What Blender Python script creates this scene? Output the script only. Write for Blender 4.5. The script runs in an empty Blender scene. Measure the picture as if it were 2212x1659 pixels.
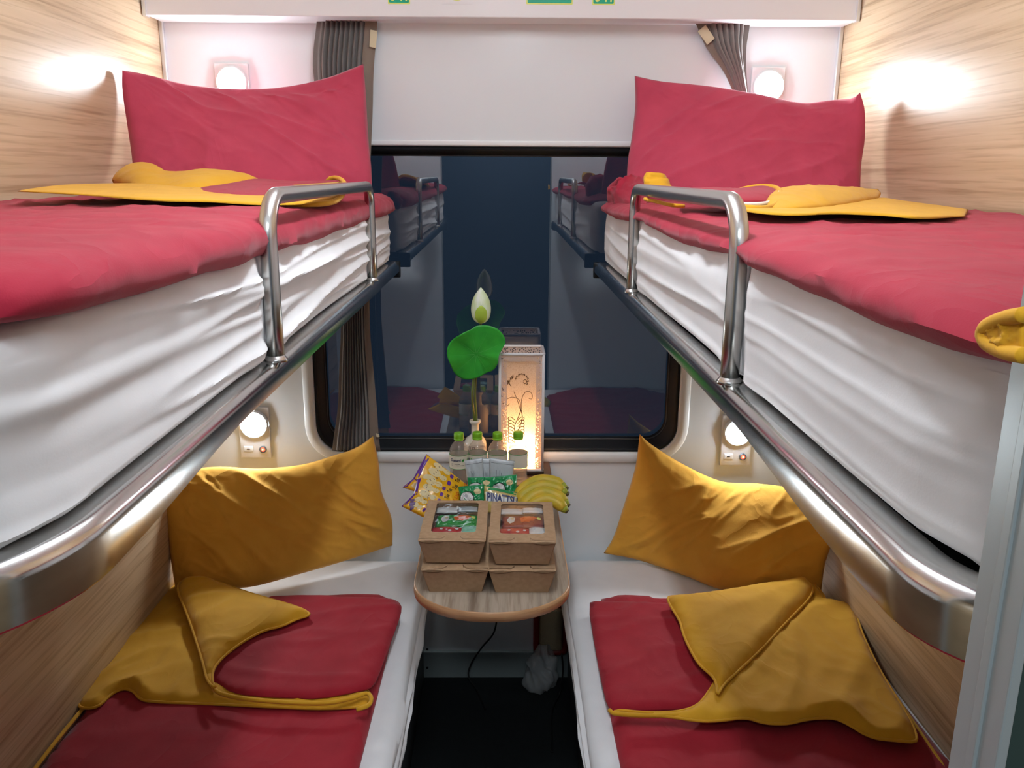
import bpy, bmesh, math, random
from mathutils import Vector, Matrix, noise
from mathutils.geometry import delaunay_2d_cdt
PI = math.pi
sc = bpy.context.scene
COL = sc.collection

# ------------------------------------------------------------------ camera
FPX = 1800.0; PITCH = math.atan(456.5/FPX); YAW = .0125; ROLL = math.radians(.33)
CF = Vector((math.sin(YAW)*math.cos(PITCH), math.cos(YAW)*math.cos(PITCH), -math.sin(PITCH)))
_r0 = Vector((math.cos(YAW), -math.sin(YAW), 0)); _u0 = _r0.cross(CF)
CR = _r0*math.cos(ROLL) + _u0*math.sin(ROLL); CU = _u0*math.cos(ROLL) - _r0*math.sin(ROLL)
CAM = Vector((0, 0, 1.70))
cd = bpy.data.cameras.new('camera'); cam = bpy.data.objects.new('camera', cd); COL.objects.link(cam)
cd.sensor_fit = 'HORIZONTAL'; cd.sensor_width = 36; cd.lens = 36*FPX/2212; cd.clip_start = .02
m = Matrix.Identity(4)
for i in range(3):
    m[i][0] = CR[i]; m[i][1] = CU[i]; m[i][2] = -CF[i]; m[i][3] = CAM[i]
cam.matrix_world = m
sc.camera = cam
# ------------------------------------------------------------------ world, exposure
w = bpy.data.worlds.new('night'); sc.world = w; w.use_nodes = True
w.node_tree.nodes['Background'].inputs[0].default_value = (.010, .017, .028, 1)
w.node_tree.nodes['Background'].inputs[1].default_value = 1.0
sc.view_settings.view_transform = 'Standard'; sc.view_settings.look = 'None'
sc.view_settings.exposure = 0.66; sc.view_settings.gamma = 1.0; sc.view_settings.use_curve_mapping = False
sc.cycles.use_denoising = True
sc.cycles.max_bounces = 10; sc.cycles.transparent_max_bounces = 16
sc.cycles.sample_clamp_indirect = 4.0
# ------------------------------------------------------------------ the ceiling lamp's light (its housing is built below)
CEIL_E = 36.0   # emission of the ceiling tube's diffuser (built below)
def area(name, loc, sx, sy, power, color, rot=(0, 0, 0)):
    l = bpy.data.lights.new(name, 'AREA'); l.shape = 'RECTANGLE'; l.size = sx; l.size_y = sy
    l.energy = power; l.color = color
    o = bpy.data.objects.new(name, l); COL.objects.link(o); o.location = loc; o.rotation_euler = rot
    return o
area('corridor_lamp_light', (0, -.42, 2.40), .9, .3, 11.0, (.86, .94, 1.0))
LAMP_E = 115.0      # reading lamps (emission strength)
LANTERN_E = 260.0  # bulb in the lantern

# ------------------------------------------------------------------ helpers
def PX(u, v, x=None, y=None, z=None):
    d = CF + CR*((u-1106)/FPX) + CU*((829.5-v)/FPX)
    if x is not None: t = (x-CAM.x)/d.x
    elif y is not None: t = (y-CAM.y)/d.y
    else: t = (z-CAM.z)/d.z
    return CAM + d*t

def mat(name, col, rough=.6, metal=0, spec=.5, emit=None, es=0, trans=0, ior=1.45, sheen=0, coat=0, sss=0):
    M = bpy.data.materials.new(name); M.use_nodes = True
    b = M.node_tree.nodes['Principled BSDF']
    b.inputs['Base Color'].default_value = (*col, 1); b.inputs['Roughness'].default_value = rough
    b.inputs['Metallic'].default_value = metal; b.inputs['Specular IOR Level'].default_value = spec
    b.inputs['IOR'].default_value = ior; b.inputs['Transmission Weight'].default_value = trans
    b.inputs['Sheen Weight'].default_value = sheen; b.inputs['Coat Weight'].default_value = coat
    if emit: b.inputs['Emission Color'].default_value = (*emit, 1); b.inputs['Emission Strength'].default_value = es
    return M
def nd(M, t, **k):
    n = M.node_tree.nodes.new(t)
    for a, b in k.items(): setattr(n, a, b)
    return n
def lk(M, a, b): M.node_tree.links.new(a, b)
def bsdf(M): return M.node_tree.nodes['Principled BSDF']
def add_bump(M, scale, strength, dist=.002, detail=4, stretch=(1, 1, 1)):
    tc = nd(M, 'ShaderNodeTexCoord'); mp = nd(M, 'ShaderNodeMapping'); mp.inputs['Scale'].default_value = stretch
    n = nd(M, 'ShaderNodeTexNoise'); n.inputs['Scale'].default_value = scale; n.inputs['Detail'].default_value = detail
    b = nd(M, 'ShaderNodeBump'); b.inputs['Strength'].default_value = strength; b.inputs['Distance'].default_value = dist
    lk(M, tc.outputs['Object'], mp.inputs['Vector']); lk(M, mp.outputs[0], n.inputs['Vector'])
    lk(M, n.outputs['Fac'], b.inputs['Height']); lk(M, b.outputs[0], bsdf(M).inputs['Normal'])
    return n
def vary(M, c1, c2, scale, detail=3, stretch=(1, 1, 1), lo=.35, hi=.65, coord='Object'):
    tc = nd(M, 'ShaderNodeTexCoord'); mp = nd(M, 'ShaderNodeMapping'); mp.inputs['Scale'].default_value = stretch
    n = nd(M, 'ShaderNodeTexNoise'); n.inputs['Scale'].default_value = scale; n.inputs['Detail'].default_value = detail
    r = nd(M, 'ShaderNodeValToRGB'); r.color_ramp.elements[0].position = lo; r.color_ramp.elements[1].position = hi
    r.color_ramp.elements[0].color = (*c1, 1); r.color_ramp.elements[1].color = (*c2, 1)
    lk(M, tc.outputs[coord], mp.inputs['Vector']); lk(M, mp.outputs[0], n.inputs['Vector'])
    lk(M, n.outputs['Fac'], r.inputs[0]); lk(M, r.outputs[0], bsdf(M).inputs['Base Color'])
    return r

def wood(name, dark, mid, light, stretch, rough, bump=.06):
    M = mat(name, mid, rough)
    tc = nd(M, 'ShaderNodeTexCoord'); mp = nd(M, 'ShaderNodeMapping'); mp.inputs['Scale'].default_value = stretch
    n = nd(M, 'ShaderNodeTexNoise'); n.inputs['Scale'].default_value = 1.0; n.inputs['Detail'].default_value = 6
    n.inputs['Roughness'].default_value = .62; n.inputs['Distortion'].default_value = .35
    r = nd(M, 'ShaderNodeValToRGB'); e = r.color_ramp.elements
    e[0].position = .30; e[0].color = (*dark, 1); e[1].position = .68; e[1].color = (*light, 1)
    k = e.new(.46); k.color = (*mid, 1)
    n2 = nd(M, 'ShaderNodeTexNoise'); n2.inputs['Scale'].default_value = 4.2; n2.inputs['Detail'].default_value = 3
    r2 = nd(M, 'ShaderNodeValToRGB'); r2.color_ramp.elements[0].position = .36; r2.color_ramp.elements[1].position = .50
    r2.color_ramp.elements[0].color = (.74, .68, .62, 1); r2.color_ramp.elements[1].color = (1, 1, 1, 1)
    mx = nd(M, 'ShaderNodeMix', data_type='RGBA', blend_type='MULTIPLY'); mx.inputs[0].default_value = .75
    lk(M, tc.outputs['Object'], mp.inputs['Vector']); lk(M, mp.outputs[0], n.inputs['Vector']); lk(M, mp.outputs[0], n2.inputs['Vector'])
    lk(M, n.outputs['Fac'], r.inputs[0]); lk(M, n2.outputs['Fac'], r2.inputs[0])
    lk(M, r.outputs[0], mx.inputs[6]); lk(M, r2.outputs[0], mx.inputs[7]); lk(M, mx.outputs[2], bsdf(M).inputs['Base Color'])
    return M
def cloth(name, c, c2, bump=.25, crease=.55):
    M = mat(name, c, .82, spec=.2, sheen=.12)
    vary(M, c, c2, 14, 4, lo=.3, hi=.7)
    add_bump(M, 420, bump, .0006, 2)
    fine = [n for n in M.node_tree.nodes if n.bl_idname == 'ShaderNodeBump'][-1]
    tc = nd(M, 'ShaderNodeTexCoord'); mp = nd(M, 'ShaderNodeMapping'); mp.inputs['Scale'].default_value = (1, .55, 1.1); mp.inputs['Rotation'].default_value = (.3, .5, .6)
    n = nd(M, 'ShaderNodeTexNoise'); n.inputs['Scale'].default_value = 7; n.inputs['Detail'].default_value = 2.5; n.inputs['Distortion'].default_value = .9
    a = nd(M, 'ShaderNodeMath', operation='SUBTRACT'); a.inputs[1].default_value = .5
    b = nd(M, 'ShaderNodeMath', operation='ABSOLUTE'); c_ = nd(M, 'ShaderNodeMath', operation='POWER'); c_.inputs[1].default_value = .8
    bp = nd(M, 'ShaderNodeBump'); bp.inputs['Strength'].default_value = crease; bp.inputs['Distance'].default_value = .012; bp.invert = True
    lk(M, tc.outputs['Object'], mp.inputs['Vector']); lk(M, mp.outputs[0], n.inputs['Vector']); lk(M, n.outputs['Fac'], a.inputs[0])
    lk(M, a.outputs[0], b.inputs[0]); lk(M, b.outputs[0], c_.inputs[0]); lk(M, c_.outputs[0], bp.inputs['Height']); lk(M, bp.outputs[0], fine.inputs['Normal'])
    return M

M_wood = wood('wood_laminate_wall', (.37, .245, .140), (.57, .415, .255), (.66, .50, .33), (1.4, .9, 30), .32)
M_table = wood('wood_laminate_table', (.20, .145, .105), (.40, .32, .245), (.52, .43, .34), (34, 2.2, 10), .33)
M_edge = wood('wood_edge_band', (.42, .22, .10), (.55, .30, .15), (.62, .36, .18), (3, 3, 40), .35)
M_wall = mat('white_wall_panel', (.82, .87, .90), .28); add_bump(M_wall, 3, .03, .01, 2)
M_trim = mat('white_moulding', (.84, .87, .88), .28)
M_valance = mat('white_valance', (.86, .87, .89), .35)
M_alu = mat('brushed_aluminium', (.78, .80, .82), .35, metal=.9)
M_jamb = mat('painted_aluminium_jamb', (.42, .48, .50), .32, metal=.35)
M_green = mat('dark_green_laminate', (.030, .055, .050), .5)
M_steel = mat('stainless_steel', (.62, .63, .62), .16, metal=1); vary(M_steel, (.54, .54, .53), (.68, .69, .68), 40, 4, (1, .06, 1)); 
M_tube = mat('satin_steel_tube', (.60, .60, .58), .27, metal=1); add_bump(M_tube, 260, .12, .0005, 3, (1, 1, .1))
M_black = mat('black_rubber', (.006, .008, .011), .55, spec=.3)
M_floor = mat('dark_carpet', (.020, .024, .026), .95, spec=.1); add_bump(M_floor, 300, .4, .002)
M_dark = mat('dark_grey_panel', (.05, .055, .06), .5)
M_corr = mat('corridor_wall', (.05, .075, .11), .4)
M_frontw = mat('grey_white_laminate', (.80, .86, .90), .14)
M_ceil = mat('ceiling_panel', (.8, .81, .82), .5)
M_red = cloth('red_cotton', (.32, .014, .036), (.38, .019, .044))
M_red2 = cloth('shaded_red_cotton', (.30, .011, .022), (.36, .015, .028))  # same quilt red, darkened: shade under the upper berths put into the colour
M_yel = cloth('mustard_cotton', (.66, .335, .018), (.73, .385, .025))
M_yel2 = cloth('ochre_pillow_cotton', (.74, .36, .045), (.80, .41, .055))
M_redpil = cloth('red_pillow_cotton', (.44, .050, .092), (.52, .062, .11), .25, .4)  # pinker red, lightened further by the lamp flare put into the colour
M_sheet = cloth('white_sheet', (.80, .80, .82), (.84, .84, .86), .12, .07)
M_zip = mat('white_zip_tape', (.75, .72, .68), .7)
M_curt = mat('curtain_grey_brown', (.175, .158, .145), .85, spec=.2, sheen=.4); add_bump(M_curt, 700, .6, .001, 2)
M_curt2 = mat('curtain_border', (.23, .185, .15), .85, spec=.2, sheen=.4); add_bump(M_curt2, 700, .6, .001, 2)
M_tag = mat('beige_tag', (.62, .56, .38), .6)
M_plastic = mat('white_plastic', (.78, .79, .80), .35)
M_grey = mat('grey_plastic', (.13, .14, .16), .4)
M_port = mat('port_black', (.05, .05, .07), .4)
M_redled = mat('red_led', (.6, .05, .03), .4, emit=(1, .10, .05), es=1.6)
M_redled2 = mat('red_led_core', (.9, .3, .1), .4, emit=(1, .45, .15), es=5)
M_lamp = mat('lamp_lens', (1, 1, 1), .3, emit=(.86, .94, 1.0), es=LAMP_E)
M_diff = mat('ceiling_diffuser', (.9, .9, .9), .4, emit=(.86, .94, 1), es=CEIL_E)
M_bulb = mat('warm_bulb', (1, .8, .5), .3, emit=(1.0, .62, .28), es=LANTERN_E)
M_kraft = mat('kraft_board', (.45, .29, .17), .75, spec=.2); vary(M_kraft, (.42, .265, .15), (.48, .31, .185), 90, 5); add_bump(M_kraft, 300, .15, .0005)
M_kraft_in = mat('kraft_board_inside', (.22, .13, .07), .85, spec=.1)
M_dwood = mat('dark_stained_wood', (.035, .016, .010), .35)
M_gold = mat('golden_wood_rail', (.50, .25, .07), .4)
M_cer = mat('cream_ceramic', (.72, .66, .55), .18, coat=.4)
M_ink = mat('black_print', (.012, .012, .018), .5)
M_cap = mat('green_cap', (.20, .48, .02), .35)
M_leaf = mat('lotus_leaf_green', (.030, .28, .030), .45); vary(M_leaf, (.022, .30, .030), (.040, .42, .040), 20, 3)
M_vein = mat('leaf_vein_green', (.09, .42, .08), .5)
M_stem = mat('lotus_stem', (.13, .17, .035), .5)
M_petal = mat('lotus_petal_white', (.80, .86, .68), .5, spec=.3); vary(M_petal, (.66, .78, .42), (.86, .90, .80), 9, 2, (6, 6, 1))
M_sepal = mat('lotus_sepal_green', (.40, .55, .06), .5)
M_ban = mat('banana_skin', (.62, .42, .03), .5); vary(M_ban, (.50, .40, .03), (.70, .45, .035), 25, 3)
M_bant = mat('banana_tip', (.10, .085, .03), .7)
M_bangr = mat('banana_green_end', (.33, .36, .03), .6)
M_bagy = mat('yellow_film', (.80, .42, .01), .28, coat=.3)
M_bagp = mat('purple_film', (.11, .025, .25), .28, coat=.3)
M_bagg = mat('green_film', (.012, .26, .08), .16, coat=.6)
M_baggold = mat('peanut_film', (.52, .40, .13), .25, coat=.4)
M_bagw = mat('white_print', (.75, .76, .74), .35)
M_biscuit = mat('biscuit_print', (.76, .62, .33), .45)
M_raisin = mat('raisin_print', (.11, .05, .05), .5)
M_grape = mat('grape_print', (.16, .09, .20), .45)
M_or = mat('orange_print', (.75, .13, .01), .45)
M_redp = mat('red_print', (.55, .03, .03), .4)
M_navy = mat('navy_print', (.02, .03, .12), .4)
M_sach = mat('silver_grey_sachet', (.52, .55, .57), .38, metal=.15, coat=.2)
M_label = mat('cream_label', (.74, .70, .58), .5)
M_starg = mat('green_print', (.03, .30, .05), .5)
M_stick = mat('sticker_green', (.0, .42, .24), .4)
M_sticky = mat('sticker_yellow', (.80, .90, .22), .4)
M_bakel = mat('red_plastic', (.24, .018, .012), .45)
M_weave = mat('beige_weave', (.38, .32, .20), .9); add_bump(M_weave, 160, .9, .004)
M_cable = mat('black_cable', (.006, .006, .007), .5)
M_ornam = mat('bronze_wire', (.16, .075, .035), .45, metal=.5)
M_lframe = mat('lantern_frame_white', (.78, .74, .74), .4)

# glass of the train window, water bottle, box film, plastic bag
M_glass = mat('window_glass', (.55, .62, .70), .0, trans=1, ior=2.05)
M_bottle = bpy.data.materials.new('clear_bottle'); M_bottle.use_nodes = True
def glassy(M, tint, rough, fac_mul, fac_add=0.0, ior=1.45, glow_mix=0):
    nt = M.node_tree; nt.nodes.clear()
    out = nd(M, 'ShaderNodeOutputMaterial'); tr = nd(M, 'ShaderNodeBsdfTransparent'); gl = nd(M, 'ShaderNodeBsdfGlossy')
    tr.inputs[0].default_value = (*tint, 1); gl.inputs['Roughness'].default_value = rough
    lw = nd(M, 'ShaderNodeLayerWeight'); lw.inputs[0].default_value = .5
    fr = nd(M, 'ShaderNodeMath', operation='POWER'); fr.inputs[1].default_value = 3.2
    lk(M, lw.outputs['Facing'], fr.inputs[0])
    ma = nd(M, 'ShaderNodeMath', operation='MULTIPLY_ADD'); ma.inputs[1].default_value = fac_mul; ma.inputs[2].default_value = fac_add; ma.use_clamp = True
    mx = nd(M, 'ShaderNodeMixShader')
    lk(M, fr.outputs[0], ma.inputs[0]); lk(M, ma.outputs[0], mx.inputs[0]); lk(M, tr.outputs[0], mx.inputs[1]); lk(M, gl.outputs[0], mx.inputs[2])
    if glow_mix:
        df = nd(M, 'ShaderNodeBsdfDiffuse'); tl = nd(M, 'ShaderNodeBsdfTranslucent'); m1 = nd(M, 'ShaderNodeMixShader'); m2 = nd(M, 'ShaderNodeMixShader')
        df.inputs[0].default_value = (.95, .88, .82, 1); tl.inputs[0].default_value = (.95, .88, .82, 1); m1.inputs[0].default_value = .6; m2.inputs[0].default_value = glow_mix
        lk(M, df.outputs[0], m1.inputs[1]); lk(M, tl.outputs[0], m1.inputs[2]); lk(M, mx.outputs[0], m2.inputs[1]); lk(M, m1.outputs[0], m2.inputs[2]); lk(M, m2.outputs[0], out.inputs[0])
    else: lk(M, mx.outputs[0], out.inputs[0])
    return M
glassy(M_bottle, (.96, .95, .94), .05, .55, .05, glow_mix=.20)  # cream mix puts the lantern's glow into the clear plastic
M_water = glassy(bpy.data.materials.new('water_clear') if False else mat('water_clear', (1, 1, 1)), (.94, .94, .94), .03, .4, .03, 1.33)
M_film = glassy(mat('box_window_film', (1, 1, 1)), (.95, .95, .95), .05, .8, .06)
M_pbag = mat('thin_plastic_bag', (.6, .63, .64), .35, spec=.5); bsdf(M_pbag).inputs['Alpha'].default_value = .45

def translucent(M, col, tfac, pattern=None):
    nt = M.node_tree; nt.nodes.clear()
    out = nd(M, 'ShaderNodeOutputMaterial'); d = nd(M, 'ShaderNodeBsdfDiffuse'); t = nd(M, 'ShaderNodeBsdfTranslucent')
    mx = nd(M, 'ShaderNodeMixShader'); mx.inputs[0].default_value = tfac
    d.inputs[0].default_value = (*col, 1); t.inputs[0].default_value = (*col, 1)
    lk(M, d.outputs[0], mx.inputs[1]); lk(M, t.outputs[0], mx.inputs[2])
    if pattern == 'crackle':
        tc = nd(M, 'ShaderNodeTexCoord'); vo = nd(M, 'ShaderNodeTexVoronoi', feature='DISTANCE_TO_EDGE'); vo.inputs['Scale'].default_value = 380
        r = nd(M, 'ShaderNodeValToRGB'); r.color_ramp.elements[0].position = .0; r.color_ramp.elements[1].position = .10
        r.color_ramp.elements[0].color = (col[0]*.72, col[1]*.62, col[2]*.52, 1); r.color_ramp.elements[1].color = (*col, 1)
        lk(M, tc.outputs['Object'], vo.inputs['Vector']); lk(M, vo.outputs['Distance'], r.inputs[0])
        lk(M, r.outputs[0], d.inputs[0]); lk(M, r.outputs[0], t.inputs[0])
        lk(M, mx.outputs[0], out.inputs[0])
    elif pattern == 'lace':
        tc = nd(M, 'ShaderNodeTexCoord'); vo = nd(M, 'ShaderNodeTexVoronoi'); vo.inputs['Scale'].default_value = 210
        gt = nd(M, 'ShaderNodeMath', operation='LESS_THAN'); gt.inputs[1].default_value = .40
        tr = nd(M, 'ShaderNodeBsdfTransparent'); m2 = nd(M, 'ShaderNodeMixShader')
        lk(M, tc.outputs['Object'], vo.inputs['Vector']); lk(M, vo.outputs['Distance'], gt.inputs[0])
        lk(M, gt.outputs[0], m2.inputs[0]); lk(M, mx.outputs[0], m2.inputs[1]); lk(M, tr.outputs[0], m2.inputs[2]); lk(M, m2.outputs[0], out.inputs[0])
    else:
        lk(M, mx.outputs[0], out.inputs[0])
    return M
M_paper = translucent(mat('lantern_paper', (1, 1, 1)), (.93, .80, .68), .55, 'crackle')
M_lace = translucent(mat('lantern_lace', (1, 1, 1)), (.85, .70, .62), .35, 'lace')

WORLD = {}
def _origin(vs):
    xs = [v.x for v in vs]; ys = [v.y for v in vs]; zs = [v.z for v in vs]
    return Vector(((min(xs)+max(xs))/2, (min(ys)+max(ys))/2, min(zs)))
def obj(name, bm, material, parent=None, smooth=True, label=None):
    """links a bmesh given in world coordinates as one mesh object"""
    bmesh.ops.recalc_face_normals(bm, faces=bm.faces)
    if parent is None: off = _origin([v.co for v in bm.verts])
    else: off = WORLD[parent.name]
    bmesh.ops.translate(bm, verts=bm.verts, vec=-off)
    me = bpy.data.meshes.new(name); bm.to_mesh(me); bm.free()
    for p in me.polygons: p.use_smooth = smooth
    mats = material if isinstance(material, (list, tuple)) else [material]
    for mm in mats: me.materials.append(mm)
    o = bpy.data.objects.new(name, me); COL.objects.link(o)
    if parent is None: o.location = off
    else: o.parent = parent
    WORLD[o.name] = off
    if label: o['label'] = label
    return o
def thing(name, label, cat, loc, group=None):
    o = bpy.data.objects.new(name, None); COL.objects.link(o); o.location = loc; o.empty_display_size = .05
    o['label'] = label; o['category'] = cat
    if group: o['group'] = group
    WORLD[o.name] = Vector(loc)
    return o
def tag(o, label, cat, group=None):
    o['label'] = label; o['category'] = cat
    if group: o['group'] = group
    return o
def struct(name, bm, m, smooth=False):
    o = obj(name, bm, m, None, smooth); o['kind'] = 'structure'; return o
def dup(root, delta, label=None):
    r = root.copy(); COL.objects.link(r); r.location = root.location + Vector(delta)
    WORLD[r.name] = WORLD[root.name] + Vector(delta)
    if label: r['label'] = label
    for ch in list(root.children):
        c = ch.copy(); COL.objects.link(c); c.parent = r
        for g in ch.children:
            d = g.copy(); COL.objects.link(d); d.parent = c
    return r
def autos(o, ang=35):
    for p in o.data.polygons: p.use_smooth = True
    try:
        o.data.set_sharp_from_angle(angle=math.radians(ang))
    except Exception: pass
    return o
def BM(): return bmesh.new()
def box(bm, x0, x1, y0, y1, z0, z1, bev=0):
    b = bmesh.new(); r = bmesh.ops.create_cube(b, size=1)
    for v in b.verts: v.co = Vector(((x0+x1)/2 + v.co.x*(x1-x0), (y0+y1)/2 + v.co.y*(y1-y0), (z0+z1)/2 + v.co.z*(z1-z0)))
    if bev: bmesh.ops.bevel(b, geom=b.edges[:], offset=bev, segments=3, affect='EDGES', profile=.5)
    merge(bm, b); return bm
def merge(bm, b):
    me = bpy.data.meshes.new('tmp'); b.to_mesh(me); b.free(); bm.from_mesh(me); bpy.data.meshes.remove(me)
def grid_faces(bm, rows, closed=False):
    n = len(rows[0])
    for a, b in zip(rows, rows[1:]):
        for i in range(n if closed else n-1):
            j = (i+1) % n
            try: bm.faces.new((a[i], a[j], b[j], b[i]))
            except ValueError: pass
def loft(bm, loops, closed=True, cap0=False, cap1=False):
    rows = [[bm.verts.new(p) for p in l] for l in loops]
    grid_faces(bm, rows, closed)
    if cap0: bm.faces.new(rows[0][::-1])
    if cap1: bm.faces.new(rows[-1])
    return rows
def tube(bm, pts, r, n=12, closed=False, cap=True, rfn=None):
    pts = [Vector(p) for p in pts]; N = len(pts)
    def tan(i):
        if closed: return (pts[(i+1) % N]-pts[(i-1) % N]).normalized()
        return (pts[min(i+1, N-1)]-pts[max(i-1, 0)]).normalized()
    t0 = tan(0); a = Vector((0, 0, 1)) if abs(t0.z) < .9 else Vector((1, 0, 0))
    nrm = (a - t0*a.dot(t0)).normalized(); loops = []
    for i in range(N):
        t = tan(i); nrm = (nrm - t*nrm.dot(t)).normalized(); bi = t.cross(nrm)
        rr = rfn(i/(N-1)) if rfn else r
        loops.append([pts[i] + (nrm*math.cos(k*2*PI/n) + bi*math.sin(k*2*PI/n))*rr for k in range(n)])
    if closed: loops.append(loops[0])
    if closed:
        rows = [[bm.verts.new(p) for p in l] for l in loops[:-1]]; rows.append(rows[0]); grid_faces(bm, rows, True)
    else: loft(bm, loops, True, cap, cap)
    return bm
def lathe(bm, prof, c, n=32, cap0=True, cap1=True):
    loops = [[Vector((c[0]+r*math.cos(k*2*PI/n), c[1]+r*math.sin(k*2*PI/n), c[2]+z)) for k in range(n)] for r, z in prof]
    loft(bm, loops, True, cap0, cap1); return bm
def crom(pts, n):
    """Catmull-Rom sampling of a polyline, n+1 points by arc length"""
    P = [Vector(p) for p in pts]
    if len(P) == 2: return [P[0].lerp(P[1], i/n) for i in range(n+1)]
    Q = [P[0]*2-P[1]] + P + [P[-1]*2-P[-2]]; S = []
    for i in range(1, len(Q)-2):
        a, b, c, d = Q[i-1], Q[i], Q[i+1], Q[i+2]
        for k in range(12):
            t = k/12
            S.append(.5*((2*b) + (c-a)*t + (2*a-5*b+4*c-d)*t*t + (3*b-a-3*c+d)*t**3))
    S.append(P[-1])
    L = [0]
    for a, b in zip(S, S[1:]): L.append(L[-1]+(b-a).length)
    out = []; j = 0
    for i in range(n+1):
        s = L[-1]*i/n
        while j < len(L)-2 and L[j+1] < s: j += 1
        k = (s-L[j])/max(1e-9, L[j+1]-L[j]); out.append(S[j].lerp(S[j+1], min(1, max(0, k))))
    return out
def nz(x, y, z=0): return noise.noise(Vector((x, y, z)))
def ridge(x, y, seed, sharp=3): return max(0, 1-abs(nz(x, y, seed))*2.6)**sharp
def P3(l):  # [(u, v, y)] -> points
    return [PX(u, v, y=y) for u, v, y in l]
class Patch:
    """surface spanned by four edge curves (top, right, bottom, left)"""
    def __init__(s, top, right, bottom, left, nu=60, nv=40):
        s.nu, s.nv = nu, nv
        s.T, s.B = crom(top, nu), crom(bottom, nu); s.L, s.R = crom(left, nv), crom(right, nv)
    def at(s, i, j):
        a, b = i/s.nu, j/s.nv
        c00, c10, c01, c11 = s.T[0], s.T[-1], s.B[0], s.B[-1]
        return s.T[i]*(1-b)+s.B[i]*b + s.L[j]*(1-a)+s.R[j]*a - (c00*(1-a)*(1-b)+c10*a*(1-b)+c01*(1-a)*b+c11*a*b)
    def build(s, thick, back=.6, q=.45, wr=None, towards=CAM, edge=0.0):
        """closed cushion; returns bmesh and a function (s,t)->(point, normal) on its front"""
        nu, nv = s.nu, s.nv
        G = [[s.at(i, j) for i in range(nu+1)] for j in range(nv+1)]
        F = [[None]*(nu+1) for _ in range(nv+1)]; Bk = [[None]*(nu+1) for _ in range(nv+1)]
        for j in range(nv+1):
            for i in range(nu+1):
                du = G[j][min(nu, i+1)]-G[j][max(0, i-1)]; dv = G[min(nv, j+1)][i]-G[max(0, j-1)][i]
                n = du.cross(dv)
                n = n.normalized() if n.length > 1e-12 else Vector((0, -1, 0))
                if n.dot(towards-G[j][i]) < 0: n = -n
                a, b = i/nu, j/nv
                e = max(0, (4*a*(1-a))*(4*b*(1-b)))**q
                wv = wr(a, b) if wr else 0
                k = min(1, 8*min(a, 1-a, b, 1-b)+.0)
                F[j][i] = G[j][i]+n*(thick*e+wv*k+edge*min(1, k*4)); Bk[j][i] = G[j][i]-n*(thick*back*e)
        bm = BM()
        fv = [[bm.verts.new(p) for p in r] for r in F]
        bv = [[fv[j][i] if (i in (0, nu) or j in (0, nv)) else bm.verts.new(Bk[j][i]) for i in range(nu+1)] for j in range(nv+1)]
        grid_faces(bm, fv); grid_faces(bm, [r[::-1] for r in bv])
        def fn(a, b):
            x, y = min(max(a, 0), 1)*nu, min(max(b, 0), 1)*nv; i, j = min(int(x), nu-1), min(int(y), nv-1); x -= i; y -= j
            p = F[j][i].lerp(F[j][i+1], x).lerp(F[j+1][i].lerp(F[j+1][i+1], x), y)
            n = (F[j][i+1]-F[j][i]).cross(F[j+1][i]-F[j][i])
            if n.length < 1e-12: n = towards-p
            n.normalize()
            if n.dot(towards-p) < 0: n = -n
            return p, n
        return bm, fn
def decal(fn, polys, off=.0008, sub=0):
    """flat printed shapes laid on a surface; polys = lists of (s,t)"""
    bm = BM()
    for p in polys:
        vs = []
        c = (sum(a for a, b in p)/len(p), sum(b for a, b in p)/len(p))
        rings = [[(c[0]+(a-c[0])*k, c[1]+(b-c[1])*k) for a, b in p] for k in (1, .75, .5, .25)]
        rows = []
        for rg in rings:
            row = []
            for a, b in rg:
                q, n = fn(a, b); row.append(bm.verts.new(q+n*off))
            rows.append(row)
        grid_faces(bm, rows, True)
        q, n = fn(*c); cv = bm.verts.new(q+n*off); r = rows[-1]
        for i in range(len(r)): bm.faces.new((r[i], r[(i+1) % len(r)], cv))
    return bm
def ell(cx, cy, rx, ry, n=20, rot=0, wob=0):
    out = []
    for k in range(n):
        t = k*2*PI/n; q = 1+wob*nz(math.cos(t)*2+cx*9, math.sin(t)*2+cy*9, 3)
        x, y = rx*math.cos(t)*q, ry*math.sin(t)*q
        out.append((cx+x*math.cos(rot)-y*math.sin(rot), cy+x*math.sin(rot)+y*math.cos(rot)))
    return out
def rrect(x0, x1, y0, y1, r, n=5):
    out = []
    for cx, cy, a in ((x1-r, y1-r, 0), (x0+r, y1-r, 90), (x0+r, y0+r, 180), (x1-r, y0+r, 270)):
        for k in range(n+1):
            t = math.radians(a+90*k/n); out.append((cx+r*math.cos(t), cy+r*math.sin(t)))
    return out
def text_mesh(s, bold=.0):
    cu = bpy.data.curves.new('txt', 'FONT'); cu.body = s; cu.size = 1; cu.offset = bold; cu.resolution_u = 3
    o = bpy.data.objects.new('txt', cu); COL.objects.link(o)
    dg = bpy.context.evaluated_depsgraph_get(); me = bpy.data.meshes.new_from_object(o.evaluated_get(dg))
    bpy.data.objects.remove(o); bpy.data.curves.remove(cu)
    b = bmesh.new(); b.from_mesh(me); bpy.data.meshes.remove(me)
    bmesh.ops.triangulate(b, faces=b.faces)
    xs = [v.co.x for v in b.verts]; ys = [v.co.y for v in b.verts]
    return b, min(xs), max(xs), min(ys), max(ys)
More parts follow.
